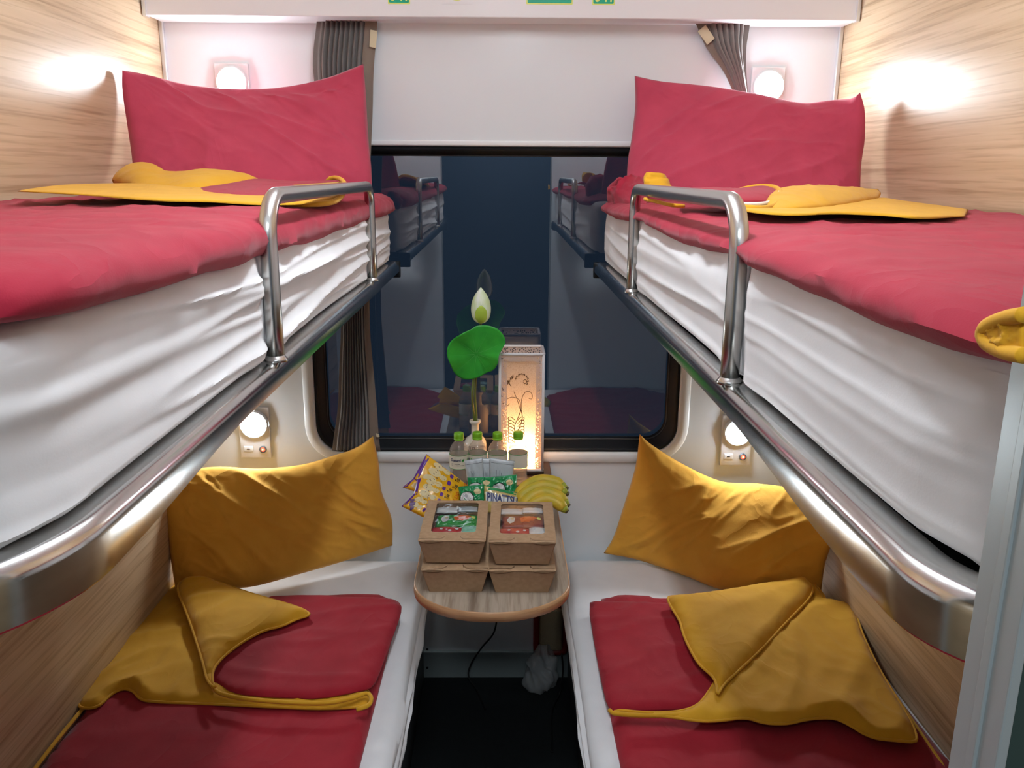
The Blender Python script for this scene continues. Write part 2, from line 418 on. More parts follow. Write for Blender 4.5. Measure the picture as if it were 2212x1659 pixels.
def text_on(fn, s, a0, a1, b0, b1, bold=.02, off=.0012, flip=None, shear=0):
    """lays lettering on a surface; box a0..a1 (reading direction), b1 bottom, b0 top. flip maps (x,y)->(s,t)"""
    b, x0, x1, y0, y1 = text_mesh(s, bold)
    for v in b.verts:
        X = (v.co.x-x0)/(x1-x0); Y = (v.co.y-y0)/(y1-y0); X += shear*(Y-.5)
        if flip: a, c = flip(X, Y)
        else: a, c = a0+(a1-a0)*X, b1+(b0-b1)*Y
        p, n = fn(a, c); v.co = p+n*off
    return b
def plane_fn(o, ux, uy, n):
    o, ux, uy, n = Vector(o), Vector(ux), Vector(uy), Vector(n)
    return lambda a, b: (o+ux*a+uy*b, n)

# ------------------------------------------------------------------ the compartment
XL, XR, YB, YG, ZF, ZC = -.95, .95, 2.49, 2.565, .05, 2.45
struct('floor', box(BM(), -1.05, 1.05, -1.0, 2.7, 0, ZF), M_floor)
struct('ceiling', box(BM(), -1.05, 1.05, -1.0, 2.7, ZC, ZC+.05), M_ceil)
struct('wall_left', box(BM(), XL-.05, XL, -1.0, 2.7, ZF, ZC), M_wood)
struct('wall_right', box(BM(), XR, XR+.05, -1.0, 2.7, ZF, ZC), M_wood)
struct('wall_corridor', box(BM(), XL, XR, -.95, -.9, ZF, ZC), M_corr)
# wall with the window opening
WX0, WX1, WZ0, WZ1 = -.577, .549, .850, 1.772
def rl(x0, x1, z0, z1, r, y, n=8): return [Vector((a, y, b)) for a, b in rrect(x0, x1, z0, z1, r, n)]
bm = BM()
loft(bm, [rl(XL, XR, ZF, ZC, .0005, YB+.11), rl(XL, XR, ZF, ZC, .0005, YB), rl(WX0, WX1, WZ0, WZ1, .085, YB), rl(WX0, WX1, WZ0, WZ1, .085, YB+.11), rl(XL, XR, ZF, ZC, .0005, YB+.11)])
struct('wall_back', bm, M_wall)
win = bpy.data.objects.new('window_1', None); COL.objects.link(win); win.location = (0, YB, WZ0); win['kind'] = 'structure'; WORLD['window_1'] = Vector((0, YB, WZ0))
def wr_(e, r, y): return rl(WX0-e, WX1+e, WZ0-e, WZ1+e, r, y)
bm = BM(); loft(bm, [wr_(.036, .12, YB-.0005), wr_(.034, .118, YB-.008), wr_(.030, .115, YB-.012), wr_(.008, .092, YB-.012), wr_(.002, .086, YB-.008), wr_(-.001, .083, YB+.006)])
obj('surround', bm, M_trim, win)
bm = BM(); loft(bm, [wr_(.0, .085, YB-.002), wr_(-.006, .08, YB-.006), wr_(-.012, .075, YB+.0), wr_(-.014, .073, YB+.05), wr_(-.022, .068, YB+.055), wr_(-.026, .064, YB+.076)])
obj('gasket', bm, M_black, win)
obj('bead', tube(BM(), [p for p in wr_(-.0235, .066, YB+.056)], .0022, 6, closed=True), M_dark, win)
obj('pane', box(BM(), WX0+.001, WX1-.001, YG, YG+.006, WZ0+.001, WZ1-.001), M_glass, win, False)
# front wall with the doorway, its corridor side dark green
DL, DR = -.335, .268
bm = BM(); box(bm, XL, DL, .386, .42, ZF, ZC); box(bm, DR+.004, XR, .386, .42, ZF, ZC); box(bm, DL, DR+.004, .386, .42, 2.30, ZC)
struct('wall_front', bm, M_frontw)
bm = BM(); box(bm, XL, DL, .383, .386, ZF, ZC); box(bm, DR+.004, XR, .383, .386, ZF, ZC)
struct('wall_front_corridor_side', bm, M_green)
bm = BM(); box(bm, DR-.002, DR+.004, .381, .422, ZF, 2.30, .001); box(bm, DR-.004, DR+.004, .397, .405, ZF, 2.30, .001)
struct('trim_1', bm, M_jamb)
struct('trim_2', box(BM(), DL-.004, DL+.002, .381, .422, ZF, 2.30, .001), M_jamb)
struct('trim_3', box(BM(), XL, XL+.013, YB-.012, YB, 1.44, 2.12, .003), M_alu)
struct('trim_4', box(BM(), XR-.013, XR, YB-.012, YB, 1.44, 2.12, .003), M_alu)
struct('baseboard_back', box(BM(), DL, .30, YB-.012, YB, ZF, .148, .003), M_dark if False else mat('grey_skirting', (.30, .36, .36), .5))
o = tag(obj('wall_screw', lathe(BM(), [(.004, 0), (.004, .003), (.002, .004)], (0, 0, 0), 10), M_black), 'dark screw head in the grey skirting below the table, upper of two', 'screw', 'skirting screws')
p = PX(923, 1402, y=YB-.013); o.rotation_euler = (PI/2, 0, 0); o.location = p
o2 = o.copy(); COL.objects.link(o2); o2.location = PX(923, 1442, y=YB-.013); o2['label'] = 'dark screw head in the grey skirting, just above the floor'

# valance box above the window
VY = 2.378
vz = PX(1085, 38.5, y=VY).z
struct('valance_panel', box(BM(), XL+.008, XR-.004, VY, YB-.002, vz, ZC, .003), M_valance)
struct('trim_5', box(BM(), XL+.002, XL+.012, VY-.006, VY+.02, vz-.003, ZC, .001), M_alu)
struct('trim_6', box(BM(), XR-.012, XR-.002, VY-.006, VY+.02, vz-.003, ZC, .001), M_alu)
def sticker(u0, u1, vb, h, name, label, txt=None, circ=False, group=None):
    a = PX(u0, vb, y=VY-.001); b = PX(u1, vb, y=VY-.001); x0, x1, z0 = a.x, b.x, a.z
    t = thing(name, label, 'sticker', (x0, VY-.0006, z0), group)
    bmm = BM(); loft(bmm, [[Vector((x, VY-.0001, z)) for x, z in rrect(x0, x1, z0, z0+h, .002)], [Vector((x, VY-.0009, z)) for x, z in rrect(x0, x1, z0, z0+h, .002)]], True, True, True)
    obj('backing', bmm, M_valance if circ else M_sticky, t, False)
    bmm = BM()
    if circ:
        cx = (x0+x1)/2; r = (x1-x0)*.36; cz = z0+.008+r
        for rr, yy, M in ((r, .0011, M_sticky), (r*.90, .0014, M_redp)):
            q = BM(); loft(q, [[Vector((cx+rr*math.cos(k*PI/20), VY-d, cz+rr*math.sin(k*PI/20))) for k in range(40)] for d in (.0008, yy)], True, False, True)
            obj('round_mark', q, M, t, False)
    else:
        loft(bmm, [[Vector((x, VY-d, z)) for x, z in rrect(x0+.003, x1-.003, z0+.003, z0+h-.003, .003)] for d in (.0008, .0012)], True, False, True)
        obj('green_field', bmm, M_stick, t, False)
        if txt:
            fn = plane_fn((x0, VY-.0012, z0), (x1-x0, 0, 0), (0, 0, h), (0, -1, 0))
            obj('lettering', text_on(fn, txt, .14, .86, .62, .13, .03, .0004), M_sticky, t, False)
    return t
sticker(838, 886, 8.5, .055, 'number_sticker', 'green number sticker with yellow rim on white valance, above the left curtain side', '5-11', group='green number stickers')
sticker(1279, 1328, 10.5, .055, 'number_sticker', 'green number sticker with yellow rim on white valance, right of the wide green sticker', '5-11', group='green number stickers')
sticker(1137, 1237, 9.0, .07, 'notice_sticker', 'wide green sticker with yellow rim on the white valance')
sticker(953, 1021, 8.5, .085, 'round_sticker', 'white square sticker with a red and yellow disc on the valance', circ=True)

t = thing('window_blind', 'smooth white blind panel closing the top of the window, between the curtains', 'blind', (.1, 2.472, 1.775))
obj('blind_panel', box(BM(), -.41, .662, 2.470, 2.476, 1.786, 2.30, .001), M_wall, t)
obj('bottom_bar', box(BM(), -.41, .662, 2.467, 2.4775, 1.774, 1.788, .003), M_trim, t)

# ceiling lamp (above the frame)
t = thing('ceiling_light', 'long white ceiling tube light over the aisle', 'ceiling light', (0, 1.18, ZC-.03))
obj('housing', box(BM(), -.06, .06, .70, 1.66, ZC-.020, ZC, .004), M_plastic, t)
obj('diffuser', tube(BM(), [(0, .73, ZC-.052), (0, 1.63, ZC-.052)], .030, 16), M_diff, t)

# ------------------------------------------------------------------ upper berths
def upper_berth(s, xe, xw, y0, R, label, side):
    """s=+1 when the aisle is towards +x (left berth)"""
    t = thing('upper_berth', label, 'bunk', (xw, 1.5, 1.40), 'fold-down upper berths')
    ye = 2.42
    pts = [(xe, ye-(ye-y0)*k/30) for k in range(31)]
    for k in range(1, 15):
        a = (PI/2)*k/14; pts.append((xe-s*R*(1-math.cos(a)), y0-R*math.sin(a)))
    xend = xw+s*.003
    pts += [(xend + (pts[-1][0]-xend)*(1-k/6), y0-R) for k in range(1, 7)]
    prof = [(-.003, 1.419), (0, 1.422), (0, 1.435), (-.002, 1.441), (-.007, 1.4475), (-.015, 1.4505), (-.025, 1.4505), (-.036, 1.449), (-.040, 1.444), (-.040, 1.419)]
    loops = []
    for i, (x, y) in enumerate(pts):
        a = pts[max(0, i-1)]; b = pts[min(len(pts)-1, i+1)]
        tx, ty = b[0]-a[0], b[1]-a[1]; l = math.hypot(tx, ty); tx /= l; ty /= l
        nx, ny = (-ty, tx) if s > 0 else (ty, -tx)
        if i == 0 : nx, ny = s, 0
        q = min(1, max(0, (.95-y)/.38)); q = q*q*(3-2*q)
        loops.append([Vector((x+nx*d, y+ny*d, z-(.017*q if z < 1.43 else 0))) for d, z in prof])
    bm = BM(); loft(bm, loops, True, True, True)
    autos(obj('frame_rail', bm, M_steel, t))
    x0, x1 = sorted((xw+s*.002, xe-s*.041))
    obj('base_board', box(BM(), x0, x1, y0-R+.045, ye, 1.405, 1.432), M_dark, t, False)
    xa, xb = sorted((xe+s*.0015, xe-s*.040))
    obj('end_cap', box(BM(), xa, xb, ye, ye+.018, 1.403, 1.4495, .003), M_black, t)
    return t
XEL, XER = -.297, .267
bl = upper_berth(1, XEL, XL, .59, .16, 'left upper berth with stainless steel edge rail and guard rail', 'left')
br = upper_berth(-1, XER, XR, .525, .10, 'right upper berth with stainless steel edge rail and guard rail', 'right')
def guard(parent, x, ya, yb, s):
    r = .055; zt = 1.668; pts = [Vector((x, ya, 1.449)), Vector((x, ya, 1.53))]
    pts += [Vector((x, ya+r-r*math.cos(k*PI/16), zt-r+r*math.sin(k*PI/16))) for k in range(9)]
    r2 = .045
    pts += [Vector((x, yb-r2+r2*math.sin(k*PI/16), zt-r2+r2*math.cos(k*PI/16))) for k in range(9)]
    pts += [Vector((x, yb, 1.53)), Vector((x, yb, 1.449))]
    g = obj('guard_rail', tube(BM(), pts, .0116, 20), M_tube, parent)
    for y in (ya, yb):
        gg = obj('weld_collar', lathe(BM(), [(.0135, 0), (.0165, .0), (.0150, .004), (.0116, .008)], (x, y, 1.449), 20, False, False), M_tube, g)
        gg.parent = g
guard(bl, -.3085, 1.115, 1.985, 1); guard(br, .2815, .998, 1.805, -1)

def upper_mattress(s, xf, xw, y0, y1, label, seed, ztop, amp):
    prof = []  # (distance from face inwards, z)
    zb = 1.451
    xw2 = xw + s*.004
    W = abs(xf-xw2)
    prof += [(.05, zb), (.028, zb), (.012, zb+.003)]
    nz_ = 44
    for k in range(nz_+1): prof.append((.004*(1-math.sin(PI*k/nz_)), zb+.010+(ztop-zb-.030)*k/nz_))
    prof += [(.006, ztop-.010), (.016, ztop-.003), (.035, ztop)]
    for k in range(1, 10): prof.append((.035+(W-.035)*k/9, ztop))
    prof += [(W, zb)]
    loops = []; NY = 130
    for i in range(NY+1):
        f = i/NY; y = y0+(y1-y0)*f; row = []
        er = min(1, min(f, 1-f)*25)**.5    # rounded ends
        for k, (d, z) in enumerate(prof):
            disp = 0
            if 2 <= k <= nz_+5:
                zz = (z-zb)/(ztop-zb)
                env = min(1, (1-abs(zz*2-.95))*2.2+.15)
                sag = .022*math.sin((y-y0)*1.7+seed)+s*.035*(y-1.4)
                a = ridge(y*.75+seed, (z+sag)*19, seed, 1.5)*.013 + ridge(y*1.3+4, (z+sag*1.3)*31, seed+7, 1.8)*.006
                disp = (a-.004)*amp*max(0, env) + .005*nz(y*2.2, z*9, seed)
                for yp in ((1.115, 1.985) if s > 0 else (.998, 1.805)):   # the posts press the sheet in
                    disp -= .010*math.exp(-((y-yp)/.022)**2)
                    disp += .004*math.exp(-((y-yp-.06)/.03)**2)+.004*math.exp(-((y-yp+.06)/.03)**2)
                disp = max(-.006, min(.012, disp))
            dd = d + (1-er)*.03
            if k < 2: dd = d
            row.append(Vector((xf-s*dd+s*disp*min(1, (1-f)*7+.12), y, z-(1-er)*.012*(k > nz_))))
        loops.append(row)
    bm = BM(); loft(bm, loops, True, True, True)
    return tag(autos(obj('mattress', bm, M_sheet), 50), label, 'mattress', 'upper mattresses in white sheets')
upper_mattress(1, -.314, XL, .50, 2.43, 'upper left mattress in a rumpled white sheet with long sagging creases', 1.3, 1.603, .8)
upper_mattress(-1, .287, XR, .475, 2.44, 'upper right mattress in a smoother tucked white sheet', 5.1, 1.612, .27)

def upper_quilt(s, xf, xw, y0, y1, label, seed, zt, zh):
    prof = [(.05, -.004), (.02, -.004), (.004, -.001), (-.003, .006), (-.005, .015), (-.002, .025), (.008, .034), (.025, .040), (.05, .042)]
    W = abs(xf-xw)-.014
    for k in range(1, 26): prof.append((.05+(W-.05)*k/25, .042))
    prof.append((W+.004, .02)); prof.append((W, .0))
    loops = []; NY = 120
    for i in range(NY+1):
        f = i/NY; y = y0+(y1-y0)*f; row = []
        er = min(1, min(f, 1-f)*30)**.5
        hem = zh + (.015*min(1, max(0, (1.25-y)/.7)) if s > 0 else 0) + .007*nz(y*3.1, seed, 1)+.004*nz(y*9, seed, 5)
        for k, (d, z) in enumerate(prof):
            t = z/.042; Z = hem+(zt-hem)*t
            x = xf-s*(d+(1-er)*.02)
            if d > .03: Z += .0045*nz(x*5, y*4, seed)+.005*ridge(x*7+y*3, y*11-x*3, seed, 2.5)+.003*ridge(x*12-y*6, y*15, seed+3, 3)
            elif z > 0: x += s*(.005*nz(y*7, z*30, seed)+.005*ridge(y*9, z*40+y*3, seed+2, 3))
            Z -= (1-er)*.012*t
            # where the guard rail stands the quilt is held inside it
            for yp, wd in ((1.55, .50),) if s > 0 else ((1.40, .46),):
                if d < .06: x -= s*.010*(1/(1+math.exp(-(wd-abs(y-yp))*60)))
            row.append(Vector((x, y, Z)))
        loops.append(row)
    bm = BM(); loft(bm, loops, True, True, True)
    return bm
tq = thing('red_quilt', 'red quilt spread on upper left berth, mustard corner rolled over in front of the pillow', 'quilt', (-.6, 1.5, 1.60), 'red and mustard quilts')
autos(obj('quilt_body', upper_quilt(1, -.302, XL, .52, 2.40, '', 2.2, 1.642, 1.592), M_red, tq), 60)
tq2 = thing('red_quilt', 'red quilt spread on upper right berth, mustard roll with white zip before the pillow', 'quilt', (.6, 1.5, 1.61), 'red and mustard quilts')
autos(obj('quilt_body', upper_quilt(-1, .275, XR, .44, 2.36, '', 7.7, 1.629, 1.598), M_red, tq2), 60)

def soft(top, right, bottom, left, thick, mt, name, parent=None, nu=60, nv=24, back=.6, q=.4, wr=None, towards=CAM):
    bm, fn = Patch(P3(top), P3(right), P3(bottom), P3(left), nu, nv).build(thick, back, q, wr, towards)
    return obj(name, bm, mt, parent), fn
def wrf(seed, A=.004, fu=5, fv=3, ang=.5):
    c, s_ = math.cos(ang), math.sin(ang)
    def f(a, b):
        x, y = a*c+b*s_, -a*s_+b*c
        return A*(ridge(x*fu, y*fv*.5, seed, 2.5)-.3)+A*.6*(ridge(x*fu*1.9+3, y*fv, seed+5, 3))
    return f
UPV = Vector((0, 0, 6))
# --- left upper folds
soft([(38, 413, 1.46), (130, 401, 1.60), (260, 396, 1.75), (420, 399, 1.8), (600, 400, 1.78), (738, 392, 1.76)],
     [(738, 392, 1.76), (744, 408, 1.72), (736, 428, 1.62)],
     [(38, 413, 1.44), (180, 422, 1.38), (330, 434, 1.32), (450, 437, 1.34), (560, 443, 1.36), (660, 441, 1.42), (736, 428, 1.62)],
     [(38, 413, 1.46), (37, 413.5, 1.45), (38, 413, 1.44)], .004, M_yel, 'mustard_hem', tq, 70, 14, .5, .3, wrf(3, .0008, 5, 2))
soft([(245, 393, 1.9), (262, 372, 1.92), (290, 358, 1.93), (330, 360, 1.93), (372, 381, 1.92), (450, 374, 1.92), (520, 380, 1.92), (568, 396, 1.92)],
     [(568, 396, 1.92), (568, 397, 1.91), (566, 399, 1.9)],
     [(245, 393, 1.9), (300, 411, 1.74), (360, 420, 1.70), (413, 421, 1.68), (470, 415, 1.74), (520, 411, 1.80), (566, 399, 1.9)],
     [(245, 393, 1.9), (244, 395, 1.9), (245, 393, 1.9)], .022, M_yel, 'mustard_roll', tq, 70, 20, .9, .5, wrf(8, .0016, 4, 2))
soft([(430, 404, 1.80), (500, 398, 1.84), (560, 388, 1.9), (640, 392, 1.9), (735, 388, 1.88)],
     [(735, 388, 1.88), (742, 405, 1.8), (732, 430, 1.64)],
     [(415, 412, 1.68), (450, 424, 1.55), (530, 432, 1.50), (640, 438, 1.52), (732, 430, 1.64)],
     [(430, 404, 1.80), (420, 408, 1.74), (415, 412, 1.68)], .008, M_red, 'red_fold', tq, 60, 16, .7, .4, wrf(4, .0010, 5, 2))
bm = tube(BM(), crom(P3([(413, 412, 1.66), (440, 424, 1.54), (520, 433, 1.48), (600, 440, 1.44), (680, 441, 1.48), (725, 434, 1.58), (742, 415, 1.7), (744, 396, 1.82), (730, 385, 1.88), (712, 386, 1.9), (704, 394, 1.9)]), 60), .0052, 10)
obj('mustard_binding', bm, M_yel, tq)
bm = tube(BM(), crom(P3([(413, 412, 1.66), (425, 406, 1.72), (445, 408, 1.72), (470, 414, 1.70), (510, 417, 1.68)]), 30), .0045, 10)
obj('mustard_binding', bm, M_yel, tq)
soft([(805, 420, 2.42), (820, 420, 2.44), (836, 435, 2.44)], [(836, 435, 2.44), (843, 448, 2.44), (842, 455, 2.42)], [(790, 470, 2.30), (815, 468, 2.36), (842, 455, 2.42)], [(805, 420, 2.42), (796, 440, 2.36), (790, 470, 2.30)], .020, M_red, 'bunched_corner', tq, 24, 16, .9, .45, wrf(5, .006, 3, 3))
# --- right upper folds
soft([(1560, 436, 1.52), (1680, 440, 1.6), (1800, 438, 1.7), (1895, 428, 1.80), (1960, 436, 1.8), (2092, 452, 1.58)],
     [(2092, 452, 1.58), (2090, 458, 1.50), (2084, 468, 1.36)],
     [(1560, 437, 1.50), (1610, 457, 1.30), (1700, 466, 1.24), (1800, 463, 1.26), (1900, 466, 1.24), (1990, 473, 1.22), (2084, 468, 1.36)],
     [(1560, 436, 1.52), (1560, 436.5, 1.51), (1560, 437, 1.50)], .004, M_yel, 'mustard_hem', tq2, 70, 14, .5, .3, wrf(13, .0014, 6, 2))
soft([(1668, 410, 1.70), (1720, 408, 1.74), (1800, 410, 1.78), (1868, 409, 1.8), (1896, 408, 1.80)],
     [(1896, 408, 1.80), (1903, 418, 1.78), (1896, 432, 1.70)],
     [(1672, 457, 1.34), (1740, 454, 1.38), (1820, 447, 1.48), (1896, 432, 1.70)],
     [(1668, 410, 1.70), (1655, 435, 1.48), (1672, 457, 1.34)], .020, M_yel, 'mustard_roll', tq2, 60, 20, .8, .5, wrf(18, .0016, 5, 2, .1))
soft([(1455, 412, 1.66), (1530, 410, 1.68), (1590, 412, 1.7), (1640, 404, 1.72), (1678, 408, 1.70)],
     [(1678, 408, 1.70), (1688, 422, 1.6), (1665, 438, 1.5)],
     [(1470, 430, 1.5), (1540, 436, 1.46), (1600, 440, 1.46), (1665, 438, 1.5)],
     [(1455, 412, 1.66), (1460, 420, 1.6), (1470, 430, 1.5)], .012, M_red, 'red_fold', tq2, 50, 16, .7, .45, wrf(14, .0010, 5, 2))
bm = tube(BM(), crom(P3([(1560, 436, 1.46), (1620, 450, 1.36), (1668, 446, 1.40), (1688, 424, 1.52), (1676, 406, 1.66), (1640, 403, 1.70), (1604, 409, 1.70), (1596, 414, 1.68), (1606, 419, 1.66)]), 50), .0050, 10)
obj('mustard_binding', bm, M_yel, tq2)
bm = tube(BM(), crom(P3([(1600, 441, 1.44), (1650, 440, 1.44), (1676, 430, 1.50), (1684, 415, 1.58)]), 30), .0036, 8)
obj('zip', bm, M_zip, tq2)
soft([(1392, 394, 1.86), (1396, 379, 1.88), (1410, 374, 1.88), (1418, 380, 1.88), (1424, 388, 1.88)],
     [(1424, 388, 1.88), (1440, 398, 1.86), (1458, 410, 1.84)],
     [(1390, 404, 1.84), (1410, 410, 1.82), (1435, 411, 1.82), (1458, 410, 1.84)],
     [(1392, 394, 1.86), (1391, 399, 1.85), (1390, 404, 1.84)], .012, M_yel, 'mustard_peak', tq2, 30, 16, .8, .5, wrf(11, .010, 3, 1, 1.5))
bm = tube(BM(), crom(P3([(1392, 430, 1.62), (1420, 436, 1.58), (1450, 443, 1.5), (1478, 445, 1.5)]), 20), .0035, 8)
obj('mustard_binding', bm, M_yel, tq2)
soft([(1335, 388, 2.20), (1350, 384, 2.22), (1375, 386, 2.24), (1392, 392, 2.22)], [(1392, 392, 2.22), (1398, 415, 2.1), (1398, 445, 1.95)],
     [(1314, 442, 2.30), (1340, 456, 2.2), (1370, 455, 2.05), (1398, 445, 1.95)], [(1335, 388, 2.20), (1316, 402, 2.28), (1314, 442, 2.30)], .022, M_red, 'bunched_corner', tq2, 30, 24, .9, .45, wrf(15, .008, 2, 5, .2))
# near hem turned up, mustard side out
HX = lambda l, x=.258: [(u, v, PX(u, v, x=x).y) for u, v in l]
soft(HX([(2212, 676), (2175, 683), (2145, 694), (2124, 708)]), HX([(2124, 708), (2116, 722), (2122, 738)]),
     HX([(2212, 770), (2180, 766), (2146, 756), (2122, 738)]), HX([(2212, 676), (2214, 720), (2212, 770)]), .004, M_yel, 'turned_up_hem', tq2, 30, 20, .9, .5, wrf(21, .002, 3, 6, 0))
bm = tube(BM(), crom(P3(HX([(2212, 680), (2170, 688), (2135, 704), (2124, 722), (2135, 742), (2170, 760), (2212, 768)], .256)), 40), .0042, 10)
obj('mustard_binding', bm, M_yel, tq2)

# ------------------------------------------------------------------ pillows
def pillow(name, label, top, right, bottom, left, thick, mt, seed, ang, back=.35, A=.005, group=None, red_back=None):
    def wr(a, b):
        c, s_ = math.cos(ang), math.sin(ang); x, y = a*1.9*c+b*s_, -a*1.9*s_+b*c
        f = A*(ridge(x*1.1+seed, y*4.2, seed, 2.2)*1.3-.3) + A*.5*ridge(x*2.6, y*8, seed+3, 3)
        # pulls radiating from the corners
        for ca, cb in ((0, 0), (1, 0), (0, 1), (1, 1)):
            dx, dy = (a-ca)*1.7, b-cb; d = math.hypot(dx, dy)
            if d < .6:
                th = math.atan2(abs(dy), abs(dx)+1e-9); f += A*.9*ridge(th*5+ca*3+cb*7, d*1.4, seed+9, 2)*(1-d/.6)*min(1, d*6)
        # small pleats along the seams
        e = min(b, 1-b); f += .0035*math.exp(-e*14)*nz(a*26, 0, seed)
        e = min(a, 1-a); f += .0035*math.exp(-e*18)*nz(b*18, 4, seed)
        f += .006*nz(a*3, b*2.2, seed+2)
        return f
    bm, fn = Patch(P3(top), P3(right), P3(bottom), P3(left), 110, 70).build(thick, back, .42, wr)
    o = obj(name, bm, mt); tag(o, label, 'pillow', group)
    return o
pillow('bed_pillow', 'red pillow standing against the wall on the upper left berth',
       [(264, 152, 2.17), (310, 160, 2.24), (400, 186, 2.32), (500, 196, 2.36), (600, 192, 2.38), (700, 170, 2.39), (750, 152, 2.39), (785, 138, 2.38)],
       [(785, 138, 2.38), (790, 200, 2.39), (796, 300, 2.34), (802, 360, 2.30), (804, 410, 2.26)],
       [(290, 412, 2.10), (400, 424, 2.12), (550, 426, 2.14), (700, 424, 2.20), (804, 410, 2.26)],
       [(264, 152, 2.17), (265, 200, 2.17), (278, 290, 2.16), (286, 350, 2.13), (290, 412, 2.10)], .075, M_redpil, 3.7, .75, .28, .007, 'red pillows on the upper berths')
pillow('bed_pillow', 'red pillow standing against the wall on the upper right berth',
       [(1371, 164, 2.38), (1430, 176, 2.39), (1530, 190, 2.38), (1640, 210, 2.36), (1730, 226, 2.32), (1800, 216, 2.27), (1840, 212, 2.22), (1858, 200, 2.18)],
       [(1858, 200, 2.18), (1868, 240, 2.18), (1868, 300, 2.18), (1860, 360, 2.17), (1858, 440, 2.12)],
       [(1352, 436, 2.28), (1450, 448, 2.20), (1600, 452, 2.15), (1750, 452, 2.12), (1858, 440, 2.12)],
       [(1371, 164, 2.38), (1372, 230, 2.38), (1364, 300, 2.36), (1356, 350, 2.33), (1352, 436, 2.28)], .075, M_redpil, 9.2, -.6, .28, .006, 'red pillows on the upper berths')
pillow('bed_pillow', 'ochre pillow leaning on the wall at the head of lower left berth',
       [(352, 1046, 2.22), (400, 1018, 2.30), (470, 1008, 2.36), (560, 1012, 2.39), (650, 1004, 2.42), (720, 984, 2.44), (770, 966, 2.435), (806, 942, 2.43)],
       [(806, 942, 2.43), (818, 1000, 2.435), (824, 1060, 2.44), (846, 1120, 2.46), (848, 1178, 2.455)],
       [(378, 1270, 2.19), (450, 1272, 2.19), (540, 1268, 2.20), (640, 1242, 2.27), (750, 1210, 2.36), (848, 1178, 2.455)],
       [(352, 1046, 2.22), (354, 1110, 2.22), (366, 1190, 2.21), (378, 1270, 2.19)], .062, M_yel2, 6.1, .8, .25, .008, 'ochre pillows on the lower berths')
pillow('bed_pillow', 'ochre pillow leaning on the wall at the head of lower right berth',
       [(1382, 938, 2.455), (1410, 962, 2.455), (1480, 1005, 2.45), (1560, 1040, 2.44), (1640, 1046, 2.40), (1720, 1056, 2.34), (1780, 1080, 2.27), (1806, 1110, 2.20)],
       [(1806, 1110, 2.20), (1800, 1160, 2.19), (1782, 1220, 2.19), (1774, 1276, 2.17)],
       [(1304, 1195, 2.455), (1380, 1210, 2.42), (1480, 1244, 2.30), (1560, 1274, 2.21), (1660, 1284, 2.18), (1774, 1276, 2.17)],
       [(1382, 938, 2.455), (1372, 1010, 2.455), (1345, 1100, 2.46), (1325, 1160, 2.46), (1304, 1195, 2.455)], .062, M_yel2, 12.4, -.9, .25, .008, 'ochre pillows on the lower berths')

# ------------------------------------------------------------------ lower berths
def lower_berth(s, xt, xw, y0, y1, label, mlabel, seed):
    t = thing('lower_berth', label, 'bunk', ((xt+xw)/2, 1.5, ZF), 'lower berths')
    xa, xb = sorted((xw+s*.001, xt-s*.015))
    obj('base', box(BM(), xa, xb, y0, y1, ZF, .405, .004), M_dark, t)
    xa, xb = sorted((xt-s*.015, xt+s*.004))
    obj('front_edge', box(BM(), xa, xb, y0, y1, .36, .405, .004), M_wood, t)
    W = abs(xt-xw)-.003
    prof = [(.06, .406), (-.010, .406), (-.018, .411), (-.021, .425), (-.013, .431), (-.020, .438), (-.019, .455), (-.008, .461), (-.012, .470), (-.007, .484), (.010, .497), (.03, .500)]
    for k in range(1, 16): prof.append((.03+(W-.03)*k/15, .500))
    prof.append((W, .406))
    loops = []; NY = 110
    for i in range(NY+1):
        f = i/NY; y = y0+(y1-y0)*f; er = min(1, min(f, 1-f)*40)**.5; row = []
        for k, (d, z) in enumerate(prof):
            x = xt-s*(d+(1-er)*.015*(k > 0))
            taper = s*(-.018)*max(0, (1.6-y))/1.0 if k < 9 else 0
            if 1 <= k <= 10: x += s*(.006*ridge(y*1.2, z*60+y*.8, seed, 2)+.003*nz(y*5, z*20, seed))
            elif k > 10 and k < len(prof)-1: z += .003*nz(x*4, y*3, seed)+.0018*ridge(x*6, y*4+x*3, seed, 3)
            row.append(Vector((x, y, z-(1-er)*.02*(k > 5))))
        loops.append(row)
    bm = BM(); loft(bm, loops, True, True, True)
    tag(autos(obj('mattress', bm, M_sheet), 60), mlabel, 'mattress', 'lower mattresses in white sheets')
lower_berth(1, -.243, XL, .48, 2.47, 'dark lower left berth base under the white mattress', 'lower left mattress in a white sheet between pillow and table', 2)
lower_berth(-1, .207, XR, .48, 2.47, 'dark lower right berth base under the white mattress', 'lower right mattress in a white sheet, right of the table', 9)

